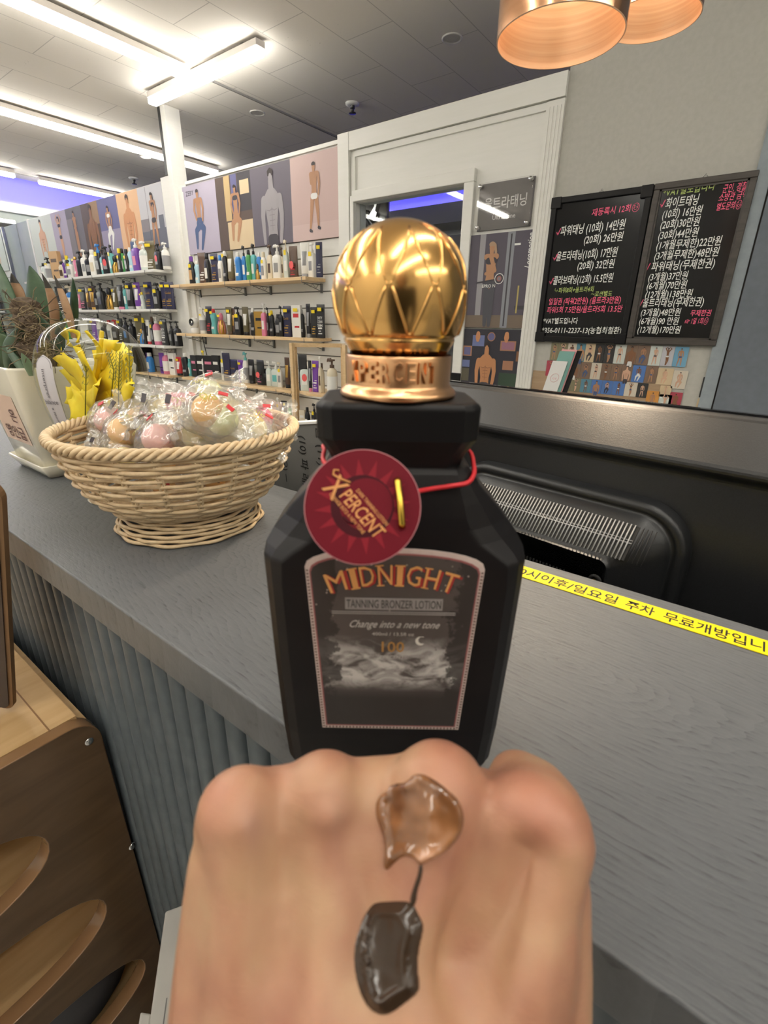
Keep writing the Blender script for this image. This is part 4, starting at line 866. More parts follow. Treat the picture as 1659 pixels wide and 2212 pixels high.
# ================================================================== the tall black lotion bottle
RZ = math.atan2(.60042, .79968)
BD = .190
bp = EY * BD + EX * .0045
root = thing('lotion_bottle', 'tall matte black lotion bottle with ball-shaped gold cap and grey night label', 'bottle', (bp.x, bp.y, 0), RZ)
def octo(z, a, b, ch):   # chamfered rectangle section, small arcs at the chamfers
    p = [(a - ch, -b), (a - ch * .45, -b + ch * .35), (a, -b + ch * .9)]
    q = [(x, y, z) for x, y in p]
    r = q + [(x, -y, z) for x, y, z in q[::-1]]
    return r + [(-x, y, z) for x, y, z in r[::-1]]
def sect(m, rings, mt, smooth=False):
    n = len(rings[0]); m.add([v for r_ in rings for v in r_], [(i * n + k, i * n + (k + 1) % n, (i + 1) * n + (k + 1) % n, (i + 1) * n + k) for i in range(len(rings) - 1) for k in range(n)] + [tuple(range(n))[::-1], tuple((len(rings) - 1) * n + k for k in range(n))], mt, smooth)
YB = .026
BLK = noisy('matte_black_bottle', (.006, .005, .0055), (.008, .0065, .007), (50, 50, 50), .42, 0, spec=.25)
# the front view outline, with chamfered vertical edges; shoulders scooped out of the front corners
m = MB()
sh = [(.0, .040, .019, .006), (.003, .0445, .0235, .007), (.010, .0478, .025, .008), (.03, .0492, .0258, .008), (.07, .0508, YB, .008), (.105, .0518, YB, .008), (.1150, .0522, YB, .0085), (.1185, .0520, YB - .0006, .0125), (.1235, .0492, YB - .0012, .0165), (.1290, .0448, YB - .0018, .0165), (.1335, .0415, YB - .0025, .0150), (.1380, .0375, YB - .0035, .0120), (.1440, .0322, YB - .005, .0085), (.1490, .0288, YB - .007, .006), (.1515, .0270, YB - .009, .005)]
sect(m, [octo(*q) for q in sh], BLK)
bd = m.build('body', root); bevelmod(bd, .0012, 3)
m = MB()
cl_ = [(.1440, .0238, .0165, .0055), (.1490, .0240, .0167, .0055), (.1525, .0247, .0173, .0056), (.1560, .0260, .0184, .0058), (.1590, .0277, .0196, .006), (.1618, .0296, .0210, .0065), (.1735, .0300, .0213, .0065), (.1752, .0282, .0198, .006)]
sect(m, [octo(*q) for q in cl_], BLACKM)
o = m.build('collar', root); bevelmod(o, .001, 3)
GOLD = mat('polished_gold', (.84, .50, .18), .19, 1)
GOLD2 = mat('satin_rose_gold', (.86, .50, .26), .28, 1)
cap = bpy.data.objects.new('cap', None); COL.objects.link(cap); cap.parent = root; cap['label'] = 'gold ball cap with raised diamond lattice'
CR_ = .0196; CZ0 = .1752
m = MB(); m.lathe([(.0001, CZ0), (.0208, CZ0), (.0219, CZ0 + .0006), (.0222, CZ0 + .0016), (.0217, CZ0 + .0026), (.0205, CZ0 + .0036), (.0198, CZ0 + .0044), (CR_, CZ0 + .0052), (CR_ + .0003, CZ0 + .0145), (CR_, CZ0 + .0152)], GOLD2, 64); m.build('ring', cap)
DZ0, DZ1 = CZ0 + .0150, CZ0 + .0150 + .0445
def dome(zf):    # zf 0..1
    prof_ = [(0, .0178), (.03, .0188), (.07, .0205), (.12, .0218), (.2, .0229), (.35, .0239), (.48, .0241), (.60, .0233), (.72, .0215), (.82, .0187), (.90, .0150), (.96, .0100), (.99, .0052), (1.0, .0001)]
    P0 = [Vector(q) for q in prof_]
    for i in range(len(P0) - 1):
        if P0[i].x <= zf <= P0[i + 1].x + 1e-9:
            u_ = (zf - P0[i].x) / (P0[i + 1].x - P0[i].x); p0, p1, p2, p3 = P0[max(i - 1, 0)].y, P0[i].y, P0[i + 1].y, P0[min(i + 2, len(P0) - 1)].y
            if i >= len(P0) - 3: return max(.0001, .0241 * math.sqrt(max(0, 1 - ((zf - .47) / .53) ** 2)))
            return .5 * ((2 * p1) + (p2 - p0) * u_ + (2 * p0 - 5 * p1 + 4 * p2 - p3) * u_ ** 2 + (3 * p1 - p0 - 3 * p2 + p3) * u_ ** 3)
    return .0001
def dome(zf):
    R0 = .0241
    if zf >= .47: return max(.0001, R0 * math.sqrt(max(0, 1 - ((zf - .47) / .53) ** 2)))
    return R0 * math.sqrt(1 - ((.47 - zf) / .53) ** 2 * .62) - .0008 * math.exp(-((zf - .14) / .012) ** 2)
m = MB()
P_ = [(dome(.47 - .47 * math.cos(math.pi / 2 * i / 40)) if 0 else 0, 0) for i in range(0)]
for i in range(49): q = .47 * i / 48; P_.append((dome(q), DZ0 + (DZ1 - DZ0) * q))
for i in range(1, 41): q = .47 + .53 * math.sin(math.pi / 2 * i / 40); P_.append((dome(q), DZ0 + (DZ1 - DZ0) * q))
m.lathe(P_, GOLD, 96); m.build('dome', cap)
m = MB()
def dp(ang, zf, o_=.0): r_ = dome(zf) + o_; return Vector((r_ * math.sin(ang), -r_ * math.cos(ang), DZ0 + (DZ1 - DZ0) * zf))
NL = 10
for k in range(NL):
    a0 = 2 * math.pi * (k + .22) / NL; hw = math.pi / NL * .86
    for s_ in (-1, 1):
        m.tube([dp(a0 + s_ * hw * (t_ / 8), .90 - (.90 - .52) * t_ / 8) for t_ in range(9)], [.0002 + .00045 * math.sin(math.pi * min(1, t_ / 8 + .1)) for t_ in range(9)], GOLD, 6)
        m.tube([dp(a0 + s_ * hw * (1 - t_ / 8 * .88), .49 - (.49 - .17) * t_ / 8) for t_ in range(9)], .00055, GOLD, 6)
        m.tube([dp(a0 + s_ * hw, .52), dp(a0 + s_ * (hw + .04), .505), dp(a0 + s_ * hw, .49)], .0003, GOLD, 6)
    m.tube([dp(a0 - .05, .17), dp(a0 + .05, .17)], .0004, GOLD, 6)
m.build('lattice', cap)
m = MB()
for i, ch in enumerate('XPERCENT'):
    vs, fs, wd_ = textgeo(ch, .06); x0 = -.0188 + i * .0042
    def onr(x, y, z):
        a = (x0 + x / wd_ * .0030) / CR_; r_ = CR_ + .0006 + z * .012; return Vector((r_ * math.sin(a), -r_ * math.cos(a), CZ0 + .0068 + y * .0096))
    m.add([onr(*v) for v in vs], fs, GOLD2)
m.build('ring_lettering', cap)
# front label
yf = -YB - .0004
DF_ = BD - YB
def zf_(y): return .2 - DF_ * math.tan(R(21.1) + math.atan((y - 1106) / 1037))
def pxs(y): return (DF_ * math.cos(PITCH) + (.2 - zf_(y)) * math.sin(PITCH)) / 1037
LT = noisy('label_border_silver', (.56, .46, .43), (.62, .52, .48), (300, 300, 300), .35, 0)
m = MB()
def arch(wt, wb, z0, z1, zt2, n=14):
    return [(-wb, z0), (wb, z0), (wt, z1)] + [(wt * math.cos(math.pi * k / n), z1 + (zt2 - z1) * math.sin(math.pi * k / n) ** .85) for k in range(1, n)] + [(-wt, z1)]
LZ0, LZ1, LZ2 = zf_(1572), zf_(1226), zf_(1183)
m.prism(arch(.0345, .0300, LZ0, LZ1, LZ2), .0003, LT, Matrix.Translation((0, yf, 0)))
o = m.build('front_label', root)
LA = mat('night_sky_print', (.1, .1, .1), .4)
cd = coords(LA, (1, 1, 1))
sx_ = nd(LA, 'ShaderNodeSeparateXYZ'); lk(LA, cd, sx_.inputs[0])
n1 = nd(LA, 'ShaderNodeTexNoise', Scale=1, Detail=8, Roughness=.62, Distortion=.9); lk(LA, coords(LA, (75, 40, 150)), n1.inputs['Vector'])
def rmp(src, a, b, c_=0, d=1):
    r_ = nd(LA, 'ShaderNodeMapRange'); lk(LA, src, r_.inputs[0]); r_.inputs[1].default_value = a; r_.inputs[2].default_value = b; r_.inputs[3].default_value = c_; r_.inputs[4].default_value = d; return r_.outputs[0]
def mth(op, a, b):
    r_ = nd(LA, 'ShaderNodeMath', operation=op, use_clamp=True)
    for i, v in enumerate((a, b)):
        if isinstance(v, (int, float)): r_.inputs[i].default_value = v
        else: lk(LA, v, r_.inputs[i])
    return r_.outputs[0]
band = mth('MULTIPLY', rmp(sx_.outputs[2], zf_(1490), zf_(1462)), rmp(sx_.outputs[2], zf_(1370), zf_(1420)))
cl2 = mth('MULTIPLY', band, rmp(n1.outputs[0], .38, .60))
cr = ramp(LA, cl2, [(0, (.075, .064, .060)), (.5, (.30, .28, .27)), (1, (.50, .48, .46))])
n2 = nd(LA, 'ShaderNodeTexNoise', Scale=1, Detail=6, Roughness=.7); lk(LA, coords(LA, (120, 50, 120), (3, 0, 5)), n2.inputs['Vector'])
ax_ = nd(LA, 'ShaderNodeMath', operation='ABSOLUTE'); lk(LA, sx_.outputs[0], ax_.inputs[0])
edge = mth('ADD', rmp(ax_.outputs[0], .010, .034, -.30, .50), n2.outputs[0])
tr_ = rmp(edge, .62, .66); low = rmp(sx_.outputs[2], zf_(1480), zf_(1505))
dk = mth('MAXIMUM', mth('MULTIPLY', tr_, .85), mth('MULTIPLY', low, .8))
mx_ = nd(LA, 'ShaderNodeMixRGB'); lk(LA, dk, mx_.inputs[0]); lk(LA, cr.outputs[0], mx_.inputs[1]); mx_.inputs[2].default_value = (.026, .022, .021, 1)
st_ = nd(LA, 'ShaderNodeTexVoronoi', Scale=1); lk(LA, coords(LA, (260, 10, 260)), st_.inputs['Vector'])
sd = mth('MULTIPLY', rmp(st_.outputs['Distance'], .12, .06), rmp(sx_.outputs[2], zf_(1350), zf_(1300)))
mx2 = nd(LA, 'ShaderNodeMixRGB'); lk(LA, sd, mx2.inputs[0]); lk(LA, mx_.outputs[0], mx2.inputs[1]); mx2.inputs[2].default_value = (.4, .36, .32, 1)
lk(LA, mx2.outputs[0], bsdf(LA).inputs['Base Color'])
m = MB(); m.prism(arch(.0328, .0284, LZ0 + .0017, LZ1 - .0015, LZ2 - .0020), .0002, mat('label_rose_line', (.30, .10, .10), .4), Matrix.Translation((0, yf - .00025, 0)))
m.prism(arch(.0322, .0278, LZ0 + .0024, LZ1 - .0021, LZ2 - .0027), .0002, LA, Matrix.Translation((0, yf - .0004, 0)))
dt = mat('label_dark_dash', (.12, .07, .06), .5)
for k in range(54):
    z = LZ0 + .001 + k * .00145; f_ = (z - LZ0) / (LZ1 - LZ0)
    if f_ > 1: break
    xx = .0292 + (.0337 - .0292) * f_
    for s_ in (-1, 1): m.box(s_ * xx - .0004, s_ * xx + .0004, yf - .0003, yf - .0002, z, z + .0007, dt)
for k in range(-19, 20): m.box(k * .00148 - .0004, k * .00148 + .0003, yf - .0003, yf - .0002, LZ0 + .0005, LZ0 + .0013, dt)
m.build('label_picture', root)
m = MB()
ORT, RDT = mat('label_orange', (.68, .33, .11), .45), mat('label_red', (.36, .03, .03), .45)
RA = .072
zb = zf_(1262)
def arcb(dy, X, Y):
    a = X / RA; return Vector(((RA + Y) * math.sin(a), yf - .0007 - dy, zb + (RA + Y) * math.cos(a) - RA))
word = 'MIDNIGHT'; xs = [-.0250, -.0160, -.0125, -.0060, .0008, .0044, .0110, .0176]; ws = [.0078, .0024, .0056, .0058, .0024, .0058, .0056, .0058]
for ch, x0, w_ in zip(word, xs, ws):
    vs, fs, wd_ = textgeo(ch, 0, .0)
    m.add([arcb(0, x0 + .0005 + x / wd_ * w_, y * .0125) for x, y, z in vs], fs, RDT); m.add([arcb(.0001, x0 + x / wd_ * w_ * .90, y * .0125 + .0005) for x, y, z in vs], fs, ORT)
    if ch in 'INH':      # slab serifs
        for q in (0, .0086): m.add([arcb(.0001, x0 + a_, q + b_) for a_, b_ in ((-.0007, -.0002), (w_ + .0005, -.0002), (w_ + .0005, .0005), (-.0007, .0005))] if ch == 'I' else [arcb(.0001, x0 + a_, q + b_) for a_, b_ in ((-.0007, 0), (.0022, 0), (.0022, .0005), (-.0007, .0005))], [(0, 1, 2, 3)], ORT)
GL, GDL = mat('label_light_grey', (.42, .39, .37), .5), mat('label_text_dark', (.05, .045, .045), .5)
za_, zb_2 = zf_(1314), zf_(1289)
m.box(-.0192, .0192, yf - .0007, yf - .0006, za_, zb_2, mat('label_mid_grey', (.26, .24, .235), .5))
m.text('TANNING BRONZER LOTION', GDL, (-.0186, yf - .0008, za_ + (zb_2 - za_) * .16), (1, 0, 0), (0, 0, 1), (zb_2 - za_) * 1.0, fit=.0372)
for y_ in (1319, 1323): m.box(-.0245, .0245, yf - .0007, yf - .0006, zf_(y_) - .0001, zf_(y_) + .0001, GL)
m.text('Change into a new tone', GL, (-.018, yf - .0008, zf_(1352)), (1, 0, 0), (0, 0, 1), .0048, fit=.0360, shear=.45)
m.text('400ml / 13.5fl oz', GL, (-.0085, yf - .0008, zf_(1369)), (1, 0, 0), (0, 0, 1), .0022, fit=.017)
GB = mat('label_bronze', (.36, .19, .06), .45)
m.text('100', GB, (-.0045, yf - .0008, zf_(1404)), (1, 0, 0), (0, 0, 1), .0072, fit=.0092)
m.text('PERCENT', GL, (-.0050, yf - .0008, zf_(1418)), (1, 0, 0), (0, 0, 1), .0021, fit=.0098)
cz_ = zf_(1380)
mo_ = [(.0112 + .0021 * math.cos(a_), cz_ + .0021 * math.sin(a_)) for a_ in [R(60) + R(240) * k / 10 for k in range(11)]] + [(.0120 + .0017 * math.cos(a_), cz_ + .0004 + .0017 * math.sin(a_)) for a_ in [R(290) - R(220) * k / 10 for k in range(11)]]
m.prism(mo_, .0001, mat('moon_cream', (.6, .57, .52), .5), Matrix.Translation((0, yf - .0007, 0)))
m.build('label_lettering', root)
K = 1

# round red hang tag on an elastic cord
tp = at(783, 1094, .1560)
t = thing('hang_tag', 'round dark red hang tag with orange lettering and a sun, hung on the bottle neck', 'tag', tp)
fw_ = (CC - tp).normalized(); side = Vector((.79968, .60042, 0)); upv = fw_.cross(side).normalized(); side = upv.cross(fw_).normalized()
if upv.z < 0: upv = -upv; side = -side
nrm = (fw_ * .86 + Vector((0, 0, 1)) * .14 - EX * .05).normalized(); side = (side - nrm * side.dot(nrm)).normalized(); upv = nrm.cross(side).normalized()
if upv.z < 0: upv = -upv
TM = Matrix(((side.x, -nrm.x, upv.x, 0), (side.y, -nrm.y, upv.y, 0), (side.z, -nrm.z, upv.z, 0), (0, 0, 0, 1)))
t.matrix_world = Matrix.Translation(tp) @ TM
TR = .0190
REDT, REDS, REDK = mat('tag_dark_red', (.13, .005, .013), .6, spec=.15), mat('tag_ray_red', (.22, .012, .022), .6, spec=.15), mat('tag_deep_maroon', (.05, .005, .009), .6, spec=.15)
def circ(r_, n=48, cx=0, cz=0): return [(cx + r_ * math.cos(2 * math.pi * k / n), cz + r_ * math.sin(2 * math.pi * k / n)) for k in range(n)]
m = MB(); m.prism(circ(TR), .0012, mat('tag_edge_pink', (.5, .2, .22), .5), Matrix.Translation((0, -.0004, 0))); m.prism(circ(TR * .985), .0003, REDT, Matrix.Translation((0, -.0006, 0)))
for k in range(16):
    a = 2 * math.pi * k / 16 + .1; m.add([((.0088 * math.cos(a + s_)), -.00068, .0088 * math.sin(a + s_)) for s_ in (-.19, .19)] + [(.0158 * math.cos(a), -.00068, .0158 * math.sin(a))], [(0, 1, 2)], REDS)
m.prism(circ(.0103), .0001, REDK, Matrix.Translation((0, -.00072, 0))); m.prism(circ(.0086), .0001, REDT, Matrix.Translation((.0012, -.0008, .0006)))
m.tube([(-.006, -.0008, -.0035), (-.0045, -.0008, -.0052), (-.0025, -.0008, -.0058)], .0004, REDK, 5)
m.build('disc', t)
m = MB(); TO = mat('tag_orange', (.62, .27, .08), .4)
d_ = R(-49); xd, yd = Vector((math.cos(d_), 0, math.sin(d_))), Vector((-math.sin(d_), 0, math.cos(d_)))
o0 = Vector((-.0100, -.0009, .0058))
m.text('X', TO, o0 - xd * .0022 - yd * .0025, xd, yd, .0108, fit=.0056); m.text('PERCENT', TO, o0 + xd * .0036, xd, yd, .0064, fit=.0182, shear=.1)
m.text('DARK TANNING LOTION', TO, o0 + xd * .0058 + yd * .0053, xd, yd, .0018, fit=.0150); m.text('CHANGE INTO A NEW TONE', TO, o0 + xd * .001 - yd * .0021, xd, yd, .0018, fit=.0170)
m.tube([o0 + xd * x_ + yd * y_ for x_, y_ in ((-.0030, .0055), (-.0042, .0044), (-.0032, .0032), (-.0008, .0040), (.0025, .0058))], .0004, TO, 5)
m.build('lettering', t)
m = MB(); m.tube([(.0112, -.0012, .0085), (.0114, -.0022, .0078), (.0122, -.0024, .0010), (.0128, -.0022, -.0058), (.0129, -.0012, -.0066)], .00115, mat('bright_brass', (.75, .50, .08), .25, 1), 8); m.build('clip', t)
m = MB()
nk = lambda x, y, z: bp + EX * x * K + EY * y * K + Vector((0, 0, z * K))
ps = [tp + side * .010 - nrm * .003 + upv * .004, nk(.012, -.0240, .1452), nk(.020, -.0228, .1462), nk(.0268, -.0200, .1470), nk(.0300, -.010, .1500), nk(.0280, .012, .153), nk(0, .0205, .153), nk(-.0280, .012, .153), nk(-.0290, 0, .1530), nk(-.0275, -.014, .1520), nk(-.022, -.0205, .151), tp - side * .006 - nrm * .003 + upv * .012]
cu = []
for i in range(len(ps) - 1):
    p0, p1, p2, p3 = ps[max(i - 1, 0)], ps[i], ps[i + 1], ps[min(i + 2, len(ps) - 1)]
    for q in range(5):
        u_ = q / 5; cu.append(.5 * ((2 * p1) + (p2 - p0) * u_ + (2 * p0 - 5 * p1 + 4 * p2 - p3) * u_ ** 2 + (3 * p1 - p0 - 3 * p2 + p3) * u_ ** 3))
m.tube(cu, .0009, mat('red_elastic', (.60, .02, .03), .5), 8); o = m.build('elastic_cord'); o.parent = t; o.matrix_parent_inverse = t.matrix_world.inverted()

# ================================================================== wicker basket of candies
bc = Vector((-.457, .262, 0))
WIC = ply('pale_wicker', (.60, .44, .26), (.70, .54, .34), .5, (150, 150, 150))
t = thing('wicker_basket', 'round footed pale wicker basket heaped with wrapped candies', 'basket', bc, R(8))
PR = [(0, .074), (.010, .070), (.020, .066), (.026, .064), (.028, .070), (.034, .080), (.045, .090), (.060, .099), (.080, .107), (.102, .113)]
def br(z):
    for (a, r0), (b, r1) in zip(PR, PR[1:]):
        if a <= z <= b: return r0 + (r1 - r0) * (z - a) / (b - a)
    return PR[-1][1]
NS = 22
m = MB()
def weave(m, z, ph, dr=0, amp=.0021, r_=.0021):
    pts = []
    for k in range(NS * 4):
        a = 2 * math.pi * k / (NS * 4); s_ = math.sin(NS / 2 * a + ph) * amp
        zz = z + .0006 * math.sin(3 * a + z * 300)
        pts.append(((br(z) + dr + s_) * math.cos(a), (br(z) + dr + s_) * math.sin(a), zz))
    m.tube(pts, r_, WIC, 6, closed=True)
z = .003; i = 0
while z < .027: weave(m, z, math.pi * (i % 2), .0, .0015, .0019); z += .0036; i += 1
z = .029
while z < .044: weave(m, z, math.pi * (i % 2)); z += .0036; i += 1
while z < .083: weave(m, z, math.pi * (i % 2), 0, .0024, .0018); z += .0048; i += 1
while z < .098: weave(m, z, math.pi * (i % 2)); z += .0037; i += 1
m.build('weave', t)
m = MB()
for k in range(NS):
    a = 2 * math.pi * k / NS
    for da in (-.018, .018): m.tube([(br(z) * math.cos(a + da), br(z) * math.sin(a + da), z) for z in (.0295, .035, .045, .06, .08, .1)], .0014, WIC, 5)
m.build('stake', t)['kind'] = 'stuff'
m = MB()
for j in range(4):
    pts = [((.1135 + .0034 * math.cos(q * 22 + j * math.pi / 2)) * math.cos(q), (.1135 + .0034 * math.cos(q * 22 + j * math.pi / 2)) * math.sin(q), .1015 + .0034 * math.sin(q * 22 + j * math.pi / 2)) for q in [2 * math.pi * k / 264 for k in range(264)]]
    m.tube(pts, .0023, WIC, 6, closed=True)
m.build('braided_rim', t)
m = MB(); m.lathe([(.0001, .028), (.070, .029)], WIC, 32)
for k in range(11): weave.__class__; m.lathe([(.0065 * k + .001, .0292), (.0065 * k + .004, .0305), (.0065 * k + .006, .0292)], WIC, 32)
m.build('bottom', t)

CW_ = {'orange': (.95, .55, .18), 'yellow': (.98, .78, .30), 'pale green': (.86, .88, .42), 'pink': (.85, .18, .32), 'rose': (.90, .50, .48)}
WRAP = clear('candy_wrapper_film', (.99, .985, .97), .11, .14, crinkle=70, milk=.13)
def candymesh(seed):
    rn = random.Random(seed); r_ = .0125
    core = MB(); bm = bmesh.new(); bmesh.ops.create_icosphere(bm, subdivisions=3, radius=r_)
    for v in bm.verts: v.co *= 1 + .05 * noise.noise(v.co * 120 + Vector((seed, 0, 0)))
    core.bm(bm, mat('candy_core', (.9, .5, .2)), True)
    wr = MB(); NX, NY = 22, 12; vs = []
    for side_ in (1, -1):
        for i in range(NX + 1):
            u_ = -1 + 2 * i / NX
            for j in range(NY + 1):
                v_ = -1 + 2 * j / NY
                x = u_ * .034; y = v_ * .0205
                d = 1 - min(1, (abs(u_) / .58) ** 2.6) if abs(u_) < .58 else 0
                e = (1 - abs(v_) ** 2.4) if abs(v_) < 1 else 0
                zz = side_ * (.0145 * math.sqrt(max(0, d)) * math.sqrt(max(e, 0)) + .0003)
                zz += .0030 * noise.noise(Vector((x * 130 + seed * 9, y * 130, side_ * 2))) * (e if abs(u_) < .58 else 1) + (.003 * math.sin(v_ * 9 + seed) * max(0, abs(u_) - .5) * 2)
                if i in (0, NX): x += (.0014 if j % 2 else -.0006) * (1 if i else -1)
                y *= 1 - .25 * (1 - abs(abs(u_) - .58)) * (1 if abs(abs(u_) - .58) < .2 else 0) * .6
                vs.append((x, y, zz))
    st = (NX + 1) * (NY + 1)
    fs = []
    for s_ in (0, 1):
        for i in range(NX):
            for j in range(NY):
                a = s_ * st + i * (NY + 1) + j; f_ = (a, a + NY + 1, a + NY + 2, a + 1); fs.append(f_ if s_ == 0 else f_[::-1])
    wr.add(vs, fs, WRAP, True)
    pr = MB(); ci = [mat('wrapper_red', (.6, .03, .04), .4), mat('wrapper_olive_gold', (.45, .40, .08), .4), mat('wrapper_dark', (.05, .04, .05), .4)]
    pr.text(['oyo', 'Q/o', 'ryo'][seed % 3], ci[1], (-.008, -.004, .0162), (1, .2, 0), (-.2, 1, 0), .008)
    pr.box(.004, .011, .006, .009, .0140, .0145, ci[0]); pr.box(-.030, -.0265, -.004, .004, .0022, .0027, ci[2])
    return core, wr, pr
cms = []
for sd_ in range(4):
    a_, b_, c_ = candymesh(sd_ + 1); oa, ob, oc = a_.build('candy_ball'), b_.build('wrapper'), c_.build('wrapper_print')
    cms.append((oa.data, ob.data, oc.data)); [bpy.data.objects.remove(o) for o in (oa, ob, oc)]
cm_cache = {}
def candy(pos, rot, ci_, sd_, lab, sc=1.18):
    t2 = thing('wrapped_candy', lab, 'candy', pos, 0, 'wrapped candies in the basket'); t2.rotation_euler = rot; t2.scale = (sc, sc, sc)
    key = (sd_, ci_)
    if key not in cm_cache:
        d_ = cms[sd_][0].copy(); d_.materials.clear(); d_.materials.append(mat('jelly_' + ci_.replace(' ', '_'), CW_[ci_], .25, sss=.25)); cm_cache[key] = d_
    for nm, me in (('candy_ball', cm_cache[key]), ('wrapper', cms[sd_][1]), ('wrapper_print', cms[sd_][2])):
        o = bpy.data.objects.new(nm, me); COL.objects.link(o); o.parent = t2
rnd = random.Random(5)
# the ones in view: pixel, height, colour, tilt, words
vis = [(903, 480, .5), ]
V = [(448, 868, .136, 'orange', 'largest orange candy at the top centre of the heap'), (385, 862, .128, 'pink', 'pink candy just left of the top orange one'), (352, 875, .122, 'yellow', 'yellow candy left of the pink one'),
     (520, 895, .128, 'pale green', 'pale green candy with a red square, right of centre'), (450, 835, .138, 'pale green', 'candy in a tall clear wrapper at the very top'), (340, 930, .108, 'rose', 'rose candy at the front rim, centre'),
     (492, 918, .110, 'yellow', 'yellow candy at the front right rim'), (425, 922, .110, 'yellow', 'yellow candy with a dark stripe at the front rim'), (265, 920, .104, 'orange', 'orange candy at the front left rim'), (215, 908, .104, 'rose', 'candy in clear film at the far left rim'),
     (300, 895, .114, 'orange', 'orange candy with gold print, left side of the heap'), (575, 905, .104, 'pink', 'pink candy at the right rim'), (545, 935, .100, 'yellow', 'yellow candy low at the right rim'), (250, 885, .106, 'yellow', 'pale candy at the back left of the heap'),
     (318, 855, .112, 'yellow', 'pale yellow candy at the back of the heap, left'), (490, 868, .122, 'yellow', 'yellow candy behind the pale green one'), (395, 905, .116, 'orange', 'orange candy in the middle of the heap'), (575, 880, .104, 'rose', 'rose candy at the back right rim')]
for i, (px_, py_, z_, c_, lab) in enumerate(V):
    p = on_z(px_, py_, z_); q = Vector((p.x - bc.x, p.y - bc.y, 0))
    if q.length > .080: q *= .080 / q.length
    tilt = (R(rnd.uniform(10, 60)), R(rnd.uniform(-35, 35)), R(rnd.uniform(0, 70)))
    candy(Vector((bc.x + q.x, bc.y + q.y, max(z_ - .008, .104 if q.length > .06 else .098))), tilt, c_, i % 4, lab + ' of the wicker basket')
for k, c_ in enumerate(['orange', 'yellow', 'orange', 'pink', 'yellow', 'orange', 'pink', 'yellow', 'orange', 'yellow', 'orange', 'pink', 'orange', 'yellow']):
    a = k * 2.4 + .3; rr = .056 if k % 2 else .036; z_ = .050 + .028 * (k % 2)
    if k > 9: rr, z_ = .060, .082
    candy(bc + Vector((rr * math.cos(a), rr * math.sin(a), z_)), (rnd.uniform(0, 1), rnd.uniform(0, 1), rnd.uniform(0, 3)), c_, k % 4, f'{c_} candy deep in the wicker basket, glimpsed through the weave, ' + ['front right', 'left side', 'back', 'right side', 'front left', 'far back', 'inner right', 'back left', 'front', 'inner left', 'rim side right', 'rim side left', 'rim side back', 'rim side front'][k], .88)

# ================================================================== potted snake plant
CER = mat('glazed_cream_ceramic', (.72, .68, .56), .12, coat=.4)
t = thing('potted_plant', 'snake plant with brown root clump in a square cream glazed pot on a saucer', 'plant', (-.79, .28, 0))
def sq(z, a, r_=.018): return [(x, y, z) for x, y in rrect(-a, a, -a, a, r_, 5)]
def ringloft(m, rings, mt, cap=True):
    n = len(rings[0]); m.add([v for r_ in rings for v in r_], [(i * n + k, i * n + (k + 1) % n, (i + 1) * n + (k + 1) % n, (i + 1) * n + k) for i in range(len(rings) - 1) for k in range(n)] + ([tuple(range(n))[::-1]] if cap else []), mt, True)
m = MB(); ringloft(m, [sq(.010, .054, .008), sq(.014, .058, .01), sq(.143, .079, .012), sq(.146, .078, .012), sq(.146, .0735, .010), sq(.142, .072, .010), sq(.120, .068, .010)], CER); o = m.build('pot', t)
m = MB(); ringloft(m, [sq(0, .052, .006), sq(.001, .056, .006), sq(.018, .0655, .007), sq(.0195, .064, .007), sq(.010, .058, .006), sq(.0095, .01, .006)], CER); m.build('saucer', t)
m = MB(); m.add([(x, y, .122 + .006 * noise.noise(Vector((x * 60, y * 60, 0)))) for x in [-.068 + .0136 * i for i in range(11)] for y in [-.068 + .0136 * i for i in range(11)]], [(i * 11 + j, (i + 1) * 11 + j, (i + 1) * 11 + j + 1, i * 11 + j + 1) for i in range(10) for j in range(10)], noisy('potting_soil', (.03, .02, .014), (.09, .06, .04), (90, 90, 90), .9, .5, .004), True); m.build('soil', t)
m = MB(); sb = mat('sticker_brown', (.10, .03, .02), .5)
def pf(z): return -(.058 + (z - .014) * .163)
m.add([(-.045, pf(.045) - .0006, .045), (.046, pf(.045) - .0006, .045), (.046, pf(.11) - .0006, .11), (-.045, pf(.11) - .0006, .11)], [(0, 1, 2, 3)], mat('sticker_peach', (.70, .52, .42), .5)); m.build('sticker', t)
m = MB(); m.text('은', sb, (.012, pf(.078) - .0012, .076), (1, 0, 0), (0, -.16, 1), .020, fit=.022); m.text('영인급', sb, (-.028, pf(.054) - .0012, .052), (1, 0, 0), (0, -.16, 1), .020, fit=.066); m.build('lettering', t)
LG = noisy('snake_leaf_green', (.018, .05, .025), (.06, .11, .055), (12, 12, 40), .45, .1, .001); LP = noisy('snake_leaf_pale', (.20, .27, .17), (.10, .17, .09), (20, 20, 30), .5, .1, .001)
LB = noisy('dried_leaf_brown', (.26, .14, .07), (.38, .24, .14), (20, 20, 60), .7, .3, .001); LK = mat('leaf_tip_dark', (.03, .025, .02), .7)
org = Vector((-.79, .28, 0))
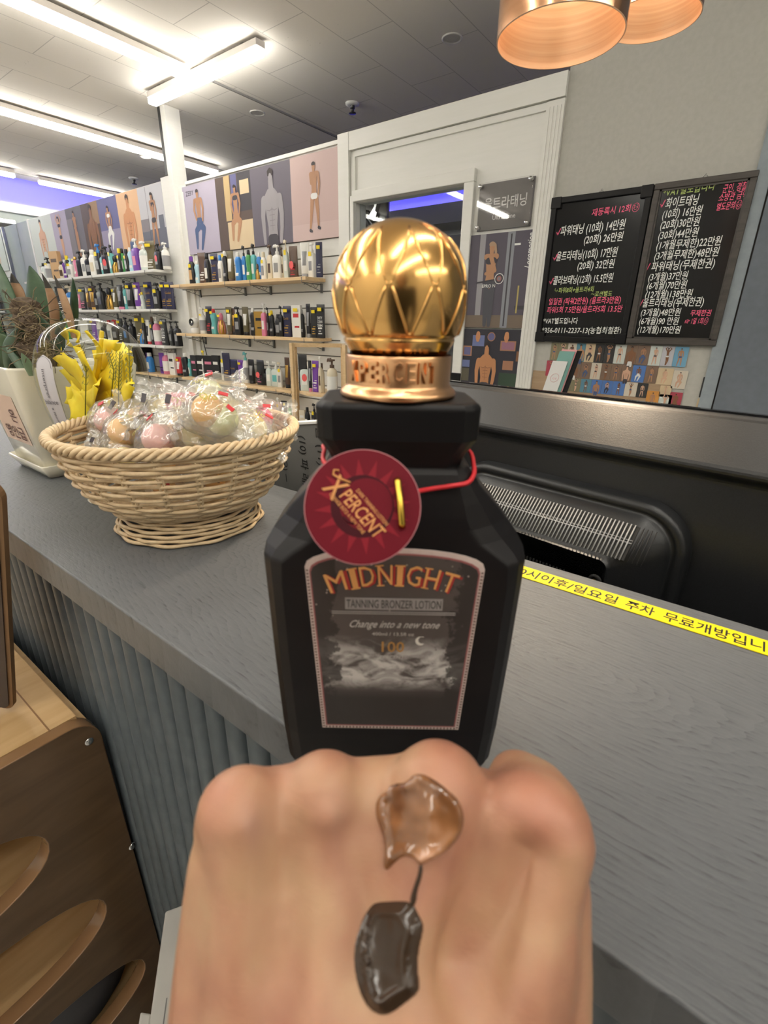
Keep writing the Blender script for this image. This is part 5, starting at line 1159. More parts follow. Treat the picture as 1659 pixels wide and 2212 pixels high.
def leaf(base, tip, yb, yt, wpx, mt, bend=0, tipmat=None, flat=.22):
    b = on_y(*base, yb) - org; tt = on_y(*tip, yt) - org; d = (tt - b)
    w_ = abs((on_y(base[0] + wpx, base[1], yb) - on_y(base[0], base[1], yb)).x) / 2
    sd_ = Vector((.93, .36, 0)); m = MB(); n = 12; rings = []
    nm = d.cross(sd_).normalized()
    for i in range(15):
        f_ = i / 14; c_ = b + d * f_ + sd_ * bend * math.sin(math.pi * f_)
        k_ = w_ * (.72 + .55 * math.sin(math.pi * min(f_ * 1.15, 1) * .9)) * (1 - f_ ** 5 * .3) * (max(0.02, 1 - ((f_ - .62) / .38) ** 2) ** .6 if f_ > .62 else 1)
        rings.append([c_ + sd_ * (k_ * math.cos(a)) + nm * (k_ * flat * math.sin(a) + k_ * .30 * abs(math.cos(a))) for a in [2 * math.pi * q / n for q in range(n)]])
    m.add([v for r_ in rings for v in r_], [(i * n + k, i * n + (k + 1) % n, (i + 1) * n + (k + 1) % n, (i + 1) * n + k) for i in range(11 if tipmat else 14) for k in range(n)], mt, True)
    if tipmat: m.add([v for r_ in rings for v in r_], [(i * n + k, i * n + (k + 1) % n, (i + 1) * n + (k + 1) % n, (i + 1) * n + k) for i in range(11, 14) for k in range(n)], tipmat, True)
    return m.build('leaf', t)
leaf((108, 800), (63, 574), .27, .27, 30, LG)
leaf((118, 800), (72, 668), .26, .25, 20, LG)
leaf((62, 760), (-14, 545), .28, .30, 13, LG, -.006)
leaf((42, 690), (24, 590), .30, .31, 13, LB, 0, LK)
leaf((112, 735), (90, 590), .25, .25, 9, LB, .008, LK)
leaf((158, 730), (116, 593), .25, .25, 8, LB, .002, LK)
leaf((158, 730), (157, 600), .26, .26, 8, LG)
leaf((26, 805), (40, 708), .24, .23, 26, LG)
leaf((6, 800), (-4, 720), .24, .23, 26, LP)
leaf((-8, 815), (-25, 690), .26, .25, 22, LG)
leaf((52, 810), (10, 745), .22, .22, 9, LG)
leaf((66, 812), (46, 762), .215, .21, 8, LP)
leaf((122, 722), (137, 690), .25, .25, 8, LG)
m = MB(); RT = noisy('root_fibre_brown', (.05, .032, .02), (.13, .09, .055), (120, 120, 120), .9, .5, .004); RF = mat('root_fibre_pale', (.22, .17, .10), .9)
c0 = on_y(75, 745, .245) - org
for cx_, cy_, rr in ((70, 700, 26), (60, 672, 22), (86, 760, 28), (60, 770, 24), (100, 790, 22), (80, 725, 24)):
    p = on_y(cx_, cy_, .25) - org; r_ = rr / FPX * .72
    bm = bmesh.new(); bmesh.ops.create_icosphere(bm, subdivisions=3, radius=r_)
    for v in bm.verts: v.co = p + v.co * (1 + .5 * noise.noise(v.co * 90 + p * 50))
    m.bm(bm, RT)
rq = random.Random(3)
for i in range(170):
    u_ = rq.random(); cx_, cy_ = (66 + rq.uniform(-26, 26) + 18 * u_, 668 + u_ * 125); p = on_y(cx_, cy_, .235 + rq.uniform(-.012, .02)) - org
    pts = [p]; dv = Vector((rq.uniform(-1, 1), rq.uniform(-1, 1), rq.uniform(-.6, .8)))
    for q in range(6): dv = (dv + Vector((rq.uniform(-1, 1), rq.uniform(-1, 1), rq.uniform(-1, .8))) * .6).normalized(); pts.append(pts[-1] + dv * .0055)
    m.tube(pts, .0005, RF if rq.random() < .55 else RT, 4)
o = m.build('root_clump', t); o['kind'] = 'stuff'

# ================================================================== glass dome with yellow dried flowers
ec = Vector((-.612, .250, 0)); TILT = Vector((.010, .0, 0))
t = thing('glass_flower_dome', 'clear egg-shaped glass on a foot, filled with yellow preserved flowers', 'glass vase', ec)
m = MB()
EG = [(.004, .040), (.012, .046), (.026, .056), (.040, .074), (.049, .096), (.0545, .120), (.0565, .140), (.0555, .158), (.050, .176), (.041, .189), (.028, .198), (.013, .2025), (.0001, .2035)]
vs = []
def smoothprof(P0, k=4):
    o_ = []
    for i in range(len(P0) - 1):
        p0, p1, p2, p3 = [Vector(P0[min(max(j, 0), len(P0) - 1)]) for j in (i - 1, i, i + 1, i + 2)]
        for q in range(k):
            u_ = q / k; v = .5 * ((2 * p1) + (p2 - p0) * u_ + (2 * p0 - 5 * p1 + 4 * p2 - p3) * u_ ** 2 + (3 * p1 - p0 - 3 * p2 + p3) * u_ ** 3); o_.append((max(v.x, .0001), v.y))
    return o_ + [P0[-1]]
GLA = clear('egg_glass', (.97, .98, .96), .02, .015, fres=1.5)
ep = smoothprof(EG)
n = 56
m.add([(r_ * math.cos(2 * math.pi * k / n) + TILT.x * (z / .14), r_ * math.sin(2 * math.pi * k / n), z) for r_, z in ep for k in range(n)], [(i * n + k, i * n + (k + 1) % n, (i + 1) * n + (k + 1) % n, (i + 1) * n + k) for i in range(len(ep) - 1) for k in range(n)], GLA, True)
m.build('glass_egg', t)
m = MB(); m.lathe([(.0001, 0), (.034, 0), (.035, .0012), (.033, .0024), (.006, .004), (.0045, .010), (.0045, .036), (.007, .042)], mat('cream_clear_foot', (.72, .68, .55), .2), 36, (.018, 0, 0)); m.build('foot', t)
YEL = noisy('yellow_petal', (.86, .62, .01), (.90, .72, .03), (60, 60, 60), .55, .1, .001); YST = mat('yellow_stem', (.78, .55, .01), .5); OLV = mat('olive_sprig', (.20, .19, .02), .6)
def petal(base, tip, w_, tw=0, mt=YEL, notch=0):
    base, tip = Vector(base), Vector(tip); d = tip - base; s_ = d.cross(Vector((0, -1, 0))).normalized(); s_ = (s_ * math.cos(tw) + Vector((0, -1, 0)) * math.sin(tw)); nn = d.cross(s_).normalized()
    m = MB(); L = 9; vs = []
    for i in range(L + 1):
        f_ = i / L; ww = w_ * (math.sin(math.pi * min(f_ * .95 + .04, 1)) ** .7)
        for j in (-1, -.5, 0, .5, 1):
            jag = 1 + (.35 * ((i % 3) == 1) if notch else 0)
            vs.append(base + d * f_ + s_ * (ww * j * jag) + nn * (w_ * .28 * abs(j) + .004 * math.sin(f_ * 4)))
    m.add(vs, [(i * 5 + j, (i + 1) * 5 + j, (i + 1) * 5 + j + 1, i * 5 + j + 1) for i in range(L) for j in range(4)], mt, True)
    o = m.build('petal', t); md = o.modifiers.new('s', 'SOLIDIFY'); md.thickness = .0006; return o
def ep_(px_, py_, dy=0): return on_y(px_, py_, .250 + dy) - ec
hub = ep_(190, 855)
SHX = -6
def E(px_, py_, dy=0): return ep_(px_ + SHX, py_, dy)
for bxy, txy, w_, tw, dy, nt in [((190, 850), (126, 772), .013, .3, -.012, 1), ((190, 845), (172, 748), .015, .2, -.02, 1), ((200, 850), (285, 765), .016, .2, -.014, 1), ((205, 850), (262, 740), .014, -.3, .01, 1), ((205, 860), (292, 832), .013, .3, -.018, 1), ((190, 860), (140, 800), .010, 0, 0, 0),
        ((195, 860), (160, 905), .014, .2, -.018, 1), ((200, 865), (250, 905), .012, 0, -.02, 0), ((212, 775), (196, 714), .007, .1, -.012, 0), ((170, 740), (158, 712), .006, .2, 0, 0), ((130, 790), (118, 722), .008, .2, .02, 0), ((195, 870), (200, 915), .012, .3, -.01, 1), ((180, 850), (215, 835), .012, .5, -.024, 0), ((205, 870), (285, 860), .010, .4, -.01, 1), ((150, 745), (135, 715), .008, .3, .01, 0), ((185, 870), (150, 868), .012, .3, -.01, 1), ((222, 800), (218, 745), .009, .3, .018, 0)]:
    petal(E(*bxy, dy * .4), E(*txy, dy), w_ * 1.5, tw, YEL, nt)
m = MB(); m.tube([E(195, 905), E(205, 860), E(220, 790), E(226, 716)], .0022, YST, 7); m.tube([(.018, 0, .04), E(200, 900), E(195, 870)], .002, YST, 6); m.build('stem', t)
for pts_, k_ in ((((262, 905), (262, 830), (265, 760)), 11), (((190, 905), (192, 800), (180, 745)), 10), (((245, 870), (252, 800), (240, 760)), 8), (((288, 850), (287, 830), (284, 745)), 9)):
    m = MB(); A = [E(*p_, -.015) for p_ in pts_]; m.tube(A, .0006, OLV, 5)
    for i in range(k_):
        f_ = .35 + .65 * i / k_; p_ = A[0].lerp(A[1], f_ * 2) if f_ < .5 else A[1].lerp(A[2], f_ * 2 - 1)
        for s_ in (-1, 1): q = p_ + Vector((s_ * .006, 0, .003)); m.tube([p_, q], .0003, OLV, 4); m.add([q + Vector((-.0022, 0, -.001)), q + Vector((0, -.001, -.0022)), q + Vector((.0022, 0, .001)), q + Vector((0, .001, .0024))], [(0, 1, 2, 3)], OLV)
    m.build('sprig', t)
# paper label on the glass, following its curve
m = MB(); LBW = mat('label_paper', (.62, .60, .64), .5); GI = mat('label_grey_ink', (.16, .15, .18), .5)
a0 = math.atan2(-(.8), -.62)
def eggp(a, z, o_=.0006):
    r_ = .0001
    for (r0, z0), (r1, z1) in zip(ep, ep[1:]):
        if z0 <= z <= z1: r_ = r0 + (r1 - r0) * (z - z0) / max(z1 - z0, 1e-9)
    r_ += o_; return Vector((r_ * math.cos(a) + TILT.x * z / .14, r_ * math.sin(a), z))
zl0, zl1, hw = .078, .168, .012
LA0 = R(286)
vs = []; NLb = 20
for i in range(NLb + 1):
    z = zl0 + (zl1 - zl0) * i / NLb; e_ = min(z - zl0, zl1 - z); w_ = hw * (math.sqrt(max(0, 1 - (1 - e_ / hw) ** 2)) if e_ < hw else 1)
    for j in range(7): vs.append(eggp(LA0 + (j / 3 - 1) * w_ / .055, z))
m.add(vs, [(i * 7 + j, i * 7 + j + 1, (i + 1) * 7 + j + 1, (i + 1) * 7 + j) for i in range(NLb) for j in range(6)], LBW, True)
m.build('paper_label', t)
m = MB()
for st, z_, sz, fit in (('interpret', .146, .006, .030), ('a moment', .106, .006, .026)):
    m.text(st, GI, (0, 0, 0), (1, 0, 0), (0, 1, 0), sz, fit=fit, bend=lambda X_, Y_, Z_, z_=z_: eggp(LA0 + (Y_ - .002) / .055, z_ - X_ + .008, .0011))
m.text('balance', GI, (0, 0, 0), (1, 0, 0), (0, 1, 0), .005, fit=.019, bend=lambda X_, Y_, Z_: eggp(LA0 + (X_ - .0095) / .055, .118 + Y_ * 1.4, .0011))
pts = [eggp(LA0 + x_ / .055, z_, .0010) for x_, z_ in rrect(-.0102, .0102, zl0 + .0018, zl1 - .0018, .0100, 8)]
m.tube(pts, .0002, GI, 4, closed=True)
m.build('lettering', t)

# ================================================================== brown-sided display rack and the things by it
t = thing('wooden_rack', 'low wooden rack with beech top and brown side panel with oval cut-outs beside the counter', 'rack', (-.53, .12, FZ))
ZR = -.222 - FZ
# side panel (in the y-z plane) with oval holes: built as filled curve
def hole_panel(name, outer, holes, thick, mt, x0, edge=None):
    cu = bpy.data.curves.new('c', 'CURVE'); cu.dimensions = '2D'; cu.fill_mode = 'BOTH'; cu.extrude = thick / 2; cu.bevel_depth = .0015; cu.bevel_resolution = 2
    for pts in [outer] + holes:
        sp = cu.splines.new('POLY'); sp.points.add(len(pts) - 1); sp.use_cyclic_u = True
        for p_, (a, b) in zip(sp.points, pts): p_.co = (a, b, 0, 1)
    o = bpy.data.objects.new('c', cu); COL.objects.link(o)
    me = bpy.data.meshes.new_from_object(o.evaluated_get(bpy.context.evaluated_depsgraph_get())); bpy.data.objects.remove(o)
    me.materials.clear(); me.materials.append(mt)
    if edge:
        me.materials.append(edge)
        for p_ in me.polygons:
            if abs(p_.normal.z) < .8: p_.material_index = 1
    M_ = Matrix(((0, 0, 1, x0), (1, 0, 0, 0), (0, 1, 0, 0), (0, 0, 0, 1))); me.transform(M_)
    o = bpy.data.objects.new(name, me); COL.objects.link(o); return o
def rc(y, z): return (y - .12, z - FZ)
outer = []
for cy, cz, a0, r_ in ((.146 - .03, -.224 - .03, 0, .03),):
    for k in range(9): a = R(90 - 90 * k / 8); outer.append(rc(cy + r_ * math.cos(a), cz + r_ * math.sin(a)))
outer += [rc(.158, FZ + .001), rc(-.34, FZ + .001)]
for k in range(9): a = R(180 - 90 * k / 8); outer.append(rc(-.31 + .03 * math.cos(a), -.254 + .03 * math.sin(a)))
def oval(cy, cz, hw, hh, n=40): return [rc(cy + hw * math.copysign(abs(math.cos(2 * math.pi * k / n)) ** .75, math.cos(2 * math.pi * k / n)), cz + hh * math.copysign(abs(math.sin(2 * math.pi * k / n)) ** .9, math.sin(2 * math.pi * k / n))) for k in range(n)][::-1]
holes = [oval(-.09, -.352, .162, .058), oval(-.06, -.508, .166, .060), oval(-.05, -.675, .180, .062)]
EDGE = mat('brown_lacquered_edge', (.26, .145, .07), .12)
for x_ in (0, -.9):
    o = hole_panel('side_panel', outer, holes, .018, WALNUT, x_, EDGE); o.parent = t
m = MB(); m.box(-.9, -.006, -.46, .012, ZR - .018, ZR, BEECH); m.box(-.9, -.004, -.016, -.0145, ZR, ZR + .0006, mat('groove_brown', (.25, .13, .05), .6)); m.build('top_board', t)
for z_ in (-.425, -.595, -.77):
    boxobj('shelf_board', -.89, -.010, -.40, .020, z_ - FZ - .008, z_ - FZ + .008, mt=BEECH, parent=t)
boxobj('back_board', -.89, -.01, .012, .024, .02, ZR - .02, mt=BEECH, parent=t)
for y_, z_ in ((.134, -.252), (.150, -.448), (-.30, -.26)):
    m = MB(); m.lathe([(.0001, .0115), (.0022, .0118), (.0048, .0108), (.0052, .009)], STEEL, 18); o = m.build('screw', t); o.rotation_euler = (0, R(90), 0); o.location = (0, y_ - .12, z_ - FZ)
m = MB(); m.loft([(0, .16, .14, 3), (.02, .17, .15, 3), (.06, .165, .145, 3), (.085, .14, .12, 3)], mat('dark_grey_cushion', (.09, .09, .10), .6), 28); o = m.build('grey_cushion', loc=(-.72, .005, -.77 + .009)); tag(o, 'dark grey cushion lying on the lowest shelf of the wooden rack', 'cushion')
# leaning menu board at the left edge
B0 = on_z(29, 1536, -.221); T0 = on_y(4, 1080, B0.y + .012)
t = thing('menu_board', 'thick brown-edged dark sign leaning on the beech top, cut by the left picture edge', 'sign', B0)
zv = (T0 - B0).normalized(); xv = Vector((.84, .54, 0)); xv = (xv - zv * xv.dot(zv)).normalized(); yv = zv.cross(xv)
t.matrix_world = Matrix.Translation(B0) @ Matrix(((xv.x, yv.x, zv.x, 0), (xv.y, yv.y, zv.y, 0), (xv.z, yv.z, zv.z, 0), (0, 0, 0, 1)))
BHT = (T0 - B0).length * 1.04
m = MB(); m.prism(rrect(-.16, 0, 0, BHT, .014), .0055, mat('raw_fibreboard_brown', (.20, .11, .05), .7)); m.build('board', t)
m = MB(); m.prism(rrect(-.158, -.004, .002, BHT - .002, .013), .0012, mat('dark_navy_print', (.012, .012, .025), .25), Matrix.Translation((0, -.0014, 0))); m.build('printed_face', t)
m = MB(); m.text('태닝', PRINTW, (-.066, -.002, .040), (1, 0, 0), (0, 0, 1), .028); m.text('(0', PRINTW, (-.050, -.002, .012), (1, 0, 0), (0, 0, 1), .02); m.build('lettering', t)
# white bin
t = thing('storage_bin', 'pale grey plastic bin with a side flap standing below the counter', 'bin', (-.40, .130, FZ))
PB = noisy('pale_grey_plastic', (.48, .46, .43), (.52, .5, .46), (20, 20, 20), .45, .1, .001)
HB = -.42 - FZ
def foot(sc=1, o_=0): return [(0 + o_, 0), (.014, .018), (.30, .018), (.30, -.20), (.255 + o_, -.20)]
def slab(m, pts, z0, z1, mt):
    n = len(pts); m.add([(x, y, z0) for x, y in pts] + [(x, y, z1) for x, y in pts], [tuple(range(n)), tuple(range(n, 2 * n))[::-1]] + [(i, i + n, (i + 1) % n + n, (i + 1) % n) for i in range(n)], mt)
m = MB(); slab(m, foot(), 0, HB - .012, PB); bevelmod(m.build('body', t), .003, 3)
m = MB(); slab(m, foot(o_=.003), HB - .0118, HB, PB); bevelmod(m.build('lid', t), .002, 3)
m = MB(); slab(m, [(.062, -.060), (.072, -.054), (.142, -.109), (.134, -.117)], HB - .05, HB - .004, PB); bevelmod(m.build('side_flap', t), .002, 3)
m = MB(); sg = mat('seam_grey', (.2, .19, .18), .6); slab(m, [(.075, -.040), (.0755, -.039), (.20, -.140), (.1995, -.141)], HB, HB + .0004, sg); slab(m, [(.115, -.050), (.1155, -.049), (.23, -.140), (.2295, -.141)], HB, HB + .0004, sg); m.build('seam_line', t)
# ================================================================== the person: the left fist in view, the rest behind the camera
person = thing('person', 'person holding out a left fist smeared with brown lotion, only hand and wrist in view', 'person', EY * -.30 + Vector((0, 0, FZ)))
m = MB()
SKIN = mat('skin', (.60, .33, .20), .48, sss=.12)
n1 = nd(SKIN, 'ShaderNodeTexNoise', Scale=1, Detail=3); lk(SKIN, coords(SKIN, (38, 38, 38)), n1.inputs['Vector'])
r1 = ramp(SKIN, n1.outputs[0], [(.32, (.34, .145, .092)), (.50, (.42, .215, .130)), (.66, (.46, .275, .160))])
va = nd(SKIN, 'ShaderNodeVertexColor', layer_name='tone'); sp_ = nd(SKIN, 'ShaderNodeSeparateColor'); lk(SKIN, va.outputs[0], sp_.inputs[0])
m1 = nd(SKIN, 'ShaderNodeMixRGB'); lk(SKIN, sp_.outputs[0], m1.inputs[0]); lk(SKIN, r1.outputs[0], m1.inputs[1]); m1.inputs[2].default_value = (.27, .135, .13, 1)
m2 = nd(SKIN, 'ShaderNodeMixRGB'); lk(SKIN, sp_.outputs[1], m2.inputs[0]); lk(SKIN, m1.outputs[0], m2.inputs[1]); m2.inputs[2].default_value = (.44, .17, .115, 1)
lk(SKIN, m2.outputs[0], bsdf(SKIN).inputs['Base Color'])
n2 = nd(SKIN, 'ShaderNodeTexNoise', Scale=1, Detail=6, Roughness=.65); lk(SKIN, coords(SKIN, (500, 500, 1300)), n2.inputs['Vector']); bump(SKIN, n2.outputs[0], .28, .0006)
def ball(p, r_):
    bm = bmesh.new(); bmesh.ops.create_icosphere(bm, subdivisions=3, radius=r_)
    for v in bm.verts: v.co += p
    m.bm(bm, SKIN)
def cap_(pts):
    for (p, r0), (q, r1_) in zip(pts, pts[1:]):
        L = (q - p).length; k = max(2, int(L / .0022))
        for i in range(k + 1): ball2(p.lerp(q, i / k), r0 + (r1_ - r0) * i / k)
def ball2(p, r_):
    bm = bmesh.new(); bmesh.ops.create_icosphere(bm, subdivisions=2, radius=r_)
    for v in bm.verts: v.co += p
    m.bm(bm, SKIN)
A = at
# knuckles (pinky, ring, middle, index) and wrist ends, back surface faces the camera
MC = [((530, 1762), .125, .0122, (560, 2330), .112, .015), ((705, 1745), .131, .0125, (720, 2350), .108, .017), ((945, 1716), .129, .0142, (880, 2350), .108, .017), ((1150, 1800), .124, .0158, (1060, 2330), .112, .016)]
for (kx, ky), kz, kr, (wx, wy), wz, wr in MC:
    k_, w_ = A(kx, ky, kz), A(wx, wy, wz); mid = k_.lerp(w_, .5)
    cap_([(k_, kr), (k_.lerp(w_, .25), kr * .90), (mid, kr * 1.0), (w_, wr)])
for (a1, a2, r_) in (((520, 1772, .128), (700, 1742, .133), .0124), ((700, 1742, .133), (945, 1722, .136), .0122), ((945, 1730, .137), (1150, 1800, .132), .0125)): cap_([(A(*a1), r_), (A(*a2), r_)])
# fill between the rays, a little deeper
for fx in (.0, .14, .28, .42, .56, .70, .84, 1.0):
    a = A(535 + 600 * fx, 1800, .131); b = A(540 + 560 * fx, 2330, .120); cap_([(a, .012), (b, .016)])
# edges of the hand
cap_([(A(512, 1860, .128), .0130), (A(500, 2050, .126), .0145), (A(500, 2330, .118), .017)])
cap_([(A(1172, 1900, .128), .0125), (A(1150, 2080, .124), .0150), (A(1120, 2330, .118), .017)])
# palm thickness
for fx in (0, .25, .5, .75, 1): cap_([(A(540 + 590 * fx, 1850, .146), .013), (A(550 + 540 * fx, 2300, .136), .017)])
# forearm
w0 = A(820, 2330, .120); fdir = (-CU * .84 - CF * .50 - CR * .25).normalized()
for sx in (-1, 0, 1): cap_([(w0 + CR * sx * .020, .022), (w0 + fdir * .06 + CR * sx * .018, .023), (w0 + fdir * .12 + CR * sx * .019, .027)])
# four curled fingers: proximal phalanx goes away, then folds down and back to the palm
FG = [((520, 1752), .124, .0105, .034), ((700, 1722), .130, .0115, .040), ((945, 1702), .131, .0120, .043), ((1150, 1788), .127, .0122, .040)]
for i, ((kx, ky), kz, r_, L) in enumerate(FG):
    k_ = A(kx, ky, kz); d1 = (CF * .93 - CU * (.62, .60, .52, .44)[i] + CR * (-.02 if i < 3 else -.06)).normalized(); pip = k_ + d1 * L
    dip = pip - CU * L * .62 - CF * .006; tip = dip - CF * L * .52 + CU * .001
    cap_([(k_, r_ + .001), (k_.lerp(pip, .5), r_ * .93), (pip, r_ * .98)]); cap_([(pip, r_ * .98), (pip.lerp(dip, .5), r_ * .84), (dip, r_ * .86)]); cap_([(dip, r_ * .86), (tip, r_ * .72)])
# index side bulge and web fold seen right of the middle knuckle
cap_([(A(1118, 1690, .150), .0100), (A(1148, 1722, .142), .0118), (A(1160, 1765, .130), .0135)])
# thumb leaves the side of the palm and closes across the fingers
cap_([(A(1120, 2150, .140), .0165), (A(1140, 1990, .152), .0150), (A(1100, 1900, .168), .0125), (A(980, 1890, .178), .0115), (A(860, 1900, .180), .0095)])
raw = m.build('fist_raw')
md = raw.modifiers.new('r', 'REMESH'); md.mode = 'VOXEL'; md.voxel_size = .0011; md.use_smooth_shade = True
md = raw.modifiers.new('s', 'SMOOTH'); md.factor = .5; md.iterations = 26
me = bpy.data.meshes.new_from_object(raw.evaluated_get(bpy.context.evaluated_depsgraph_get()))
bpy.data.objects.remove(raw)
# tendons, veins and creases shaped into the surface
def segd(p, a, b):
    ab = b - a; u_ = max(0, min(1, (p - a).dot(ab) / ab.length_squared)); return (p - a - ab * u_).length, u_
TD = [(A(kx, ky + 30, kz - kr), A(wx * .6 + 330, wy, wz - wr)) for (kx, ky), kz, kr, (wx, wy), wz, wr in MC]
VN = [[(560, 1790, .112), (600, 1900, .11), (590, 2080, .10), (660, 2230, .095)], [(760, 1780, .116), (720, 1900, .11), (760, 2050, .10), (720, 2210, .095)]]
vn = [[A(*q) for q in l_] for l_ in VN]
me.update()
nr = [v.normal.copy() for v in me.vertices]
VAL = [(A(1010, 2110, .105), A(1135, 1880, .108)), (A(800, 2100, .104), A(835, 1800, .110)), (A(600, 2100, .106), A(625, 1820, .112))]
for v, nn in zip(me.vertices, nr):
    if nn.dot(CF) > .1: continue
    p = v.co; o_ = 0
    for i, (a, b) in enumerate(TD): d, u_ = segd(p, a, b); o_ += .0014 * math.exp(-(d / .0040) ** 2) * (1 - .5 * u_)
    for l_ in vn:
        d = min(segd(p, a, b)[0] for a, b in zip(l_, l_[1:])); o_ += .0004 * math.exp(-(d / .0030) ** 2)
    for i, (a, b) in enumerate(VAL): d, u_ = segd(p, a, b); o_ -= (.0085, .0040, .0020)[i] * math.exp(-(d / (.0085, .0070, .0075)[i]) ** 2)
    v.co = p + nn * o_
me.update()
for p_ in me.polygons: p_.use_smooth = True
me.materials.clear(); me.materials.append(SKIN)
hand = bpy.data.objects.new('body', me); COL.objects.link(hand)
md = hand.modifiers.new('s', 'SMOOTH'); md.factor = .5; md.iterations = 3
me2 = bpy.data.meshes.new_from_object(hand.evaluated_get(bpy.context.evaluated_depsgraph_get())); hand.modifiers.clear(); hand.data = me2
for p_ in me2.polygons: p_.use_smooth = True
ca = me2.color_attributes.new('tone', 'FLOAT_COLOR', 'POINT')
KN = [A(1160, 1740, .118), A(960, 1680, .122), A(470, 1760, .118), A(1190, 1900, .118)]
for i, v in enumerate(me2.vertices):
    ve = 0
    for l_ in vn:
        d = min(segd(v.co, a, b)[0] for a, b in zip(l_, l_[1:])); ve = max(ve, math.exp(-(d / .0042) ** 2))
    kn = max(math.exp(-((v.co - q).length / .010) ** 2) for q in KN)
    ca.data[i].color = (ve * .75, kn * .55, 0, 1)
bv = BVHTree.FromPolygons([v.co for v in me2.vertices], [tuple(p_.vertices) for p_ in me2.polygons])
def onhand(x, y):
    d = ray(x, y).normalized(); h, nn, i, dd = bv.ray_cast(CC, d); return (h, nn) if h else (at(x, y, .115), -CF)
def inpoly(x, y, P0):
    c_ = False
    for (x1, y1), (x2, y2) in zip(P0, P0[1:] + P0[:1]):
        if (y1 > y) != (y2 > y) and x < (x2 - x1) * (y - y1) / (y2 - y1) + x1: c_ = not c_
    return c_
def pdist(x, y, P0): return min(math.hypot(x - (x1 + max(0, min(1, ((x - x1) * (x2 - x1) + (y - y1) * (y2 - y1)) / max(1e-9, (x2 - x1) ** 2 + (y2 - y1) ** 2))) * (x2 - x1)), y - (y1 + max(0, min(1, ((x - x1) * (x2 - x1) + (y - y1) * (y2 - y1)) / max(1e-9, (x2 - x1) ** 2 + (y2 - y1) ** 2))) * (y2 - y1))) for (x1, y1), (x2, y2) in zip(P0, P0[1:] + P0[:1]))
def rnd_poly(P0, k=2):
    for _ in range(k):
        Q = []
        for (x1, y1), (x2, y2) in zip(P0, P0[1:] + P0[:1]): Q += [(x1 * .75 + x2 * .25, y1 * .75 + y2 * .25), (x1 * .25 + x2 * .75, y1 * .25 + y2 * .75)]
        P0 = Q
    return P0
def smear(name, polys, mt, hf, step=4.0, label='', parent=None):
    polys = [rnd_poly(P0) for P0 in polys]; m = MB(); pts = {}
    xs = [x for P0 in polys for x, y in P0]; ys = [y for P0 in polys for x, y in P0]
    x0, x1, y0, y1 = min(xs) - step, max(xs) + step, min(ys) - step, max(ys) + step
    nx, ny = int((x1 - x0) / step) + 1, int((y1 - y0) / step) + 1; ins = {}
    for i in range(nx + 1):
        for j in range(ny + 1):
            x, y = x0 + i * step, y0 + j * step
            ii = any(inpoly(x, y, P0) for P0 in polys); d = min(pdist(x, y, P0) for P0 in polys) * (1 if ii else -1); ins[i, j] = (x, y, d)
    vs = []; idx = {}
    for (i, j), (x, y, d) in ins.items():
        if d > -step * 1.0:
            if d < 0:
                # pull the border vertex onto the outline
                P0 = min(polys, key=lambda Q: pdist(x, y, Q)); best = min(((x1_ + max(0, min(1, ((x - x1_) * (x2_ - x1_) + (y - y1_) * (y2_ - y1_)) / max(1e-9, (x2_ - x1_) ** 2 + (y2_ - y1_) ** 2))) * (x2_ - x1_), y1_ + max(0, min(1, ((x - x1_) * (x2_ - x1_) + (y - y1_) * (y2_ - y1_)) / max(1e-9, (x2_ - x1_) ** 2 + (y2_ - y1_) ** 2))) * (y2_ - y1_)) for (x1_, y1_), (x2_, y2_) in zip(P0, P0[1:] + P0[:1])), key=lambda q: math.hypot(q[0] - x, q[1] - y)); x, y = best; d = 0
            h, nn = onhand(x, y); idx[i, j] = len(vs); vs.append(h + nn * (hf(x, y, max(d, 0)) - (.00025 if d <= 0 else 0)))
    fs = [(idx[i, j], idx[i, j + 1], idx[i + 1, j + 1], idx[i + 1, j]) for (i, j) in idx if (i + 1, j) in idx and (i, j + 1) in idx and (i + 1, j + 1) in idx and max(ins[a][2] for a in ((i, j), (i + 1, j), (i, j + 1), (i + 1, j + 1))) > 0]
    m.add(vs, fs, mt, True); return m.build(name, parent)
LOT = mat('brown_lotion', (.040, .024, .015), .10, sss=.03)
THIN = mat('thin_amber_lotion', (.36, .15, .055), .12, coat=1)
def hf1(x, y, d):
    b = .0020 * (1 - math.exp(-d / 13)) + .0007 * math.exp(-((d - 24) / 9) ** 2); return b + .0004 * noise.noise(Vector((x / 60, y / 80, 1))) * min(1, d / 15) - .0009 * math.exp(-((x - 835) / 26) ** 2 - ((y - 1990) / 50) ** 2) * .7
t = thing('lotion_swatch', 'glossy brown lotion smeared in two blobs joined by a thread on the fist', 'lotion', onhand(850, 1950)[0])
dark = [(812, 1946), (870, 1944), (893, 1952), (905, 1975), (918, 2003), (905, 2050), (903, 2100), (910, 2140), (880, 2165), (835, 2198), (800, 2185), (778, 2150), (765, 2100), (763, 2050), (778, 1995), (795, 1962)]
hf2 = lambda x, y, d: .0012 * (1 - math.exp(-d / 6))
amber = [(900, 1668), (930, 1678), (965, 1705), (992, 1730), (1003, 1762), (996, 1800), (965, 1838), (925, 1862), (908, 1870), (895, 1852), (870, 1850), (850, 1866), (836, 1882), (828, 1870), (832, 1830), (822, 1790), (810, 1755), (815, 1722), (838, 1706), (850, 1692), (880, 1690)]
def hf3(x, y, d):
    n_ = noise.noise(Vector((x / 30, y / 30, 4))); rim = math.exp(-((d - 12) / 12) ** 2)
    return .0006 * (1 - math.exp(-d / 8)) + .0011 * rim * (1 if x > 880 or x < 850 else .4) + .0003 * n_ * min(1, d / 8)
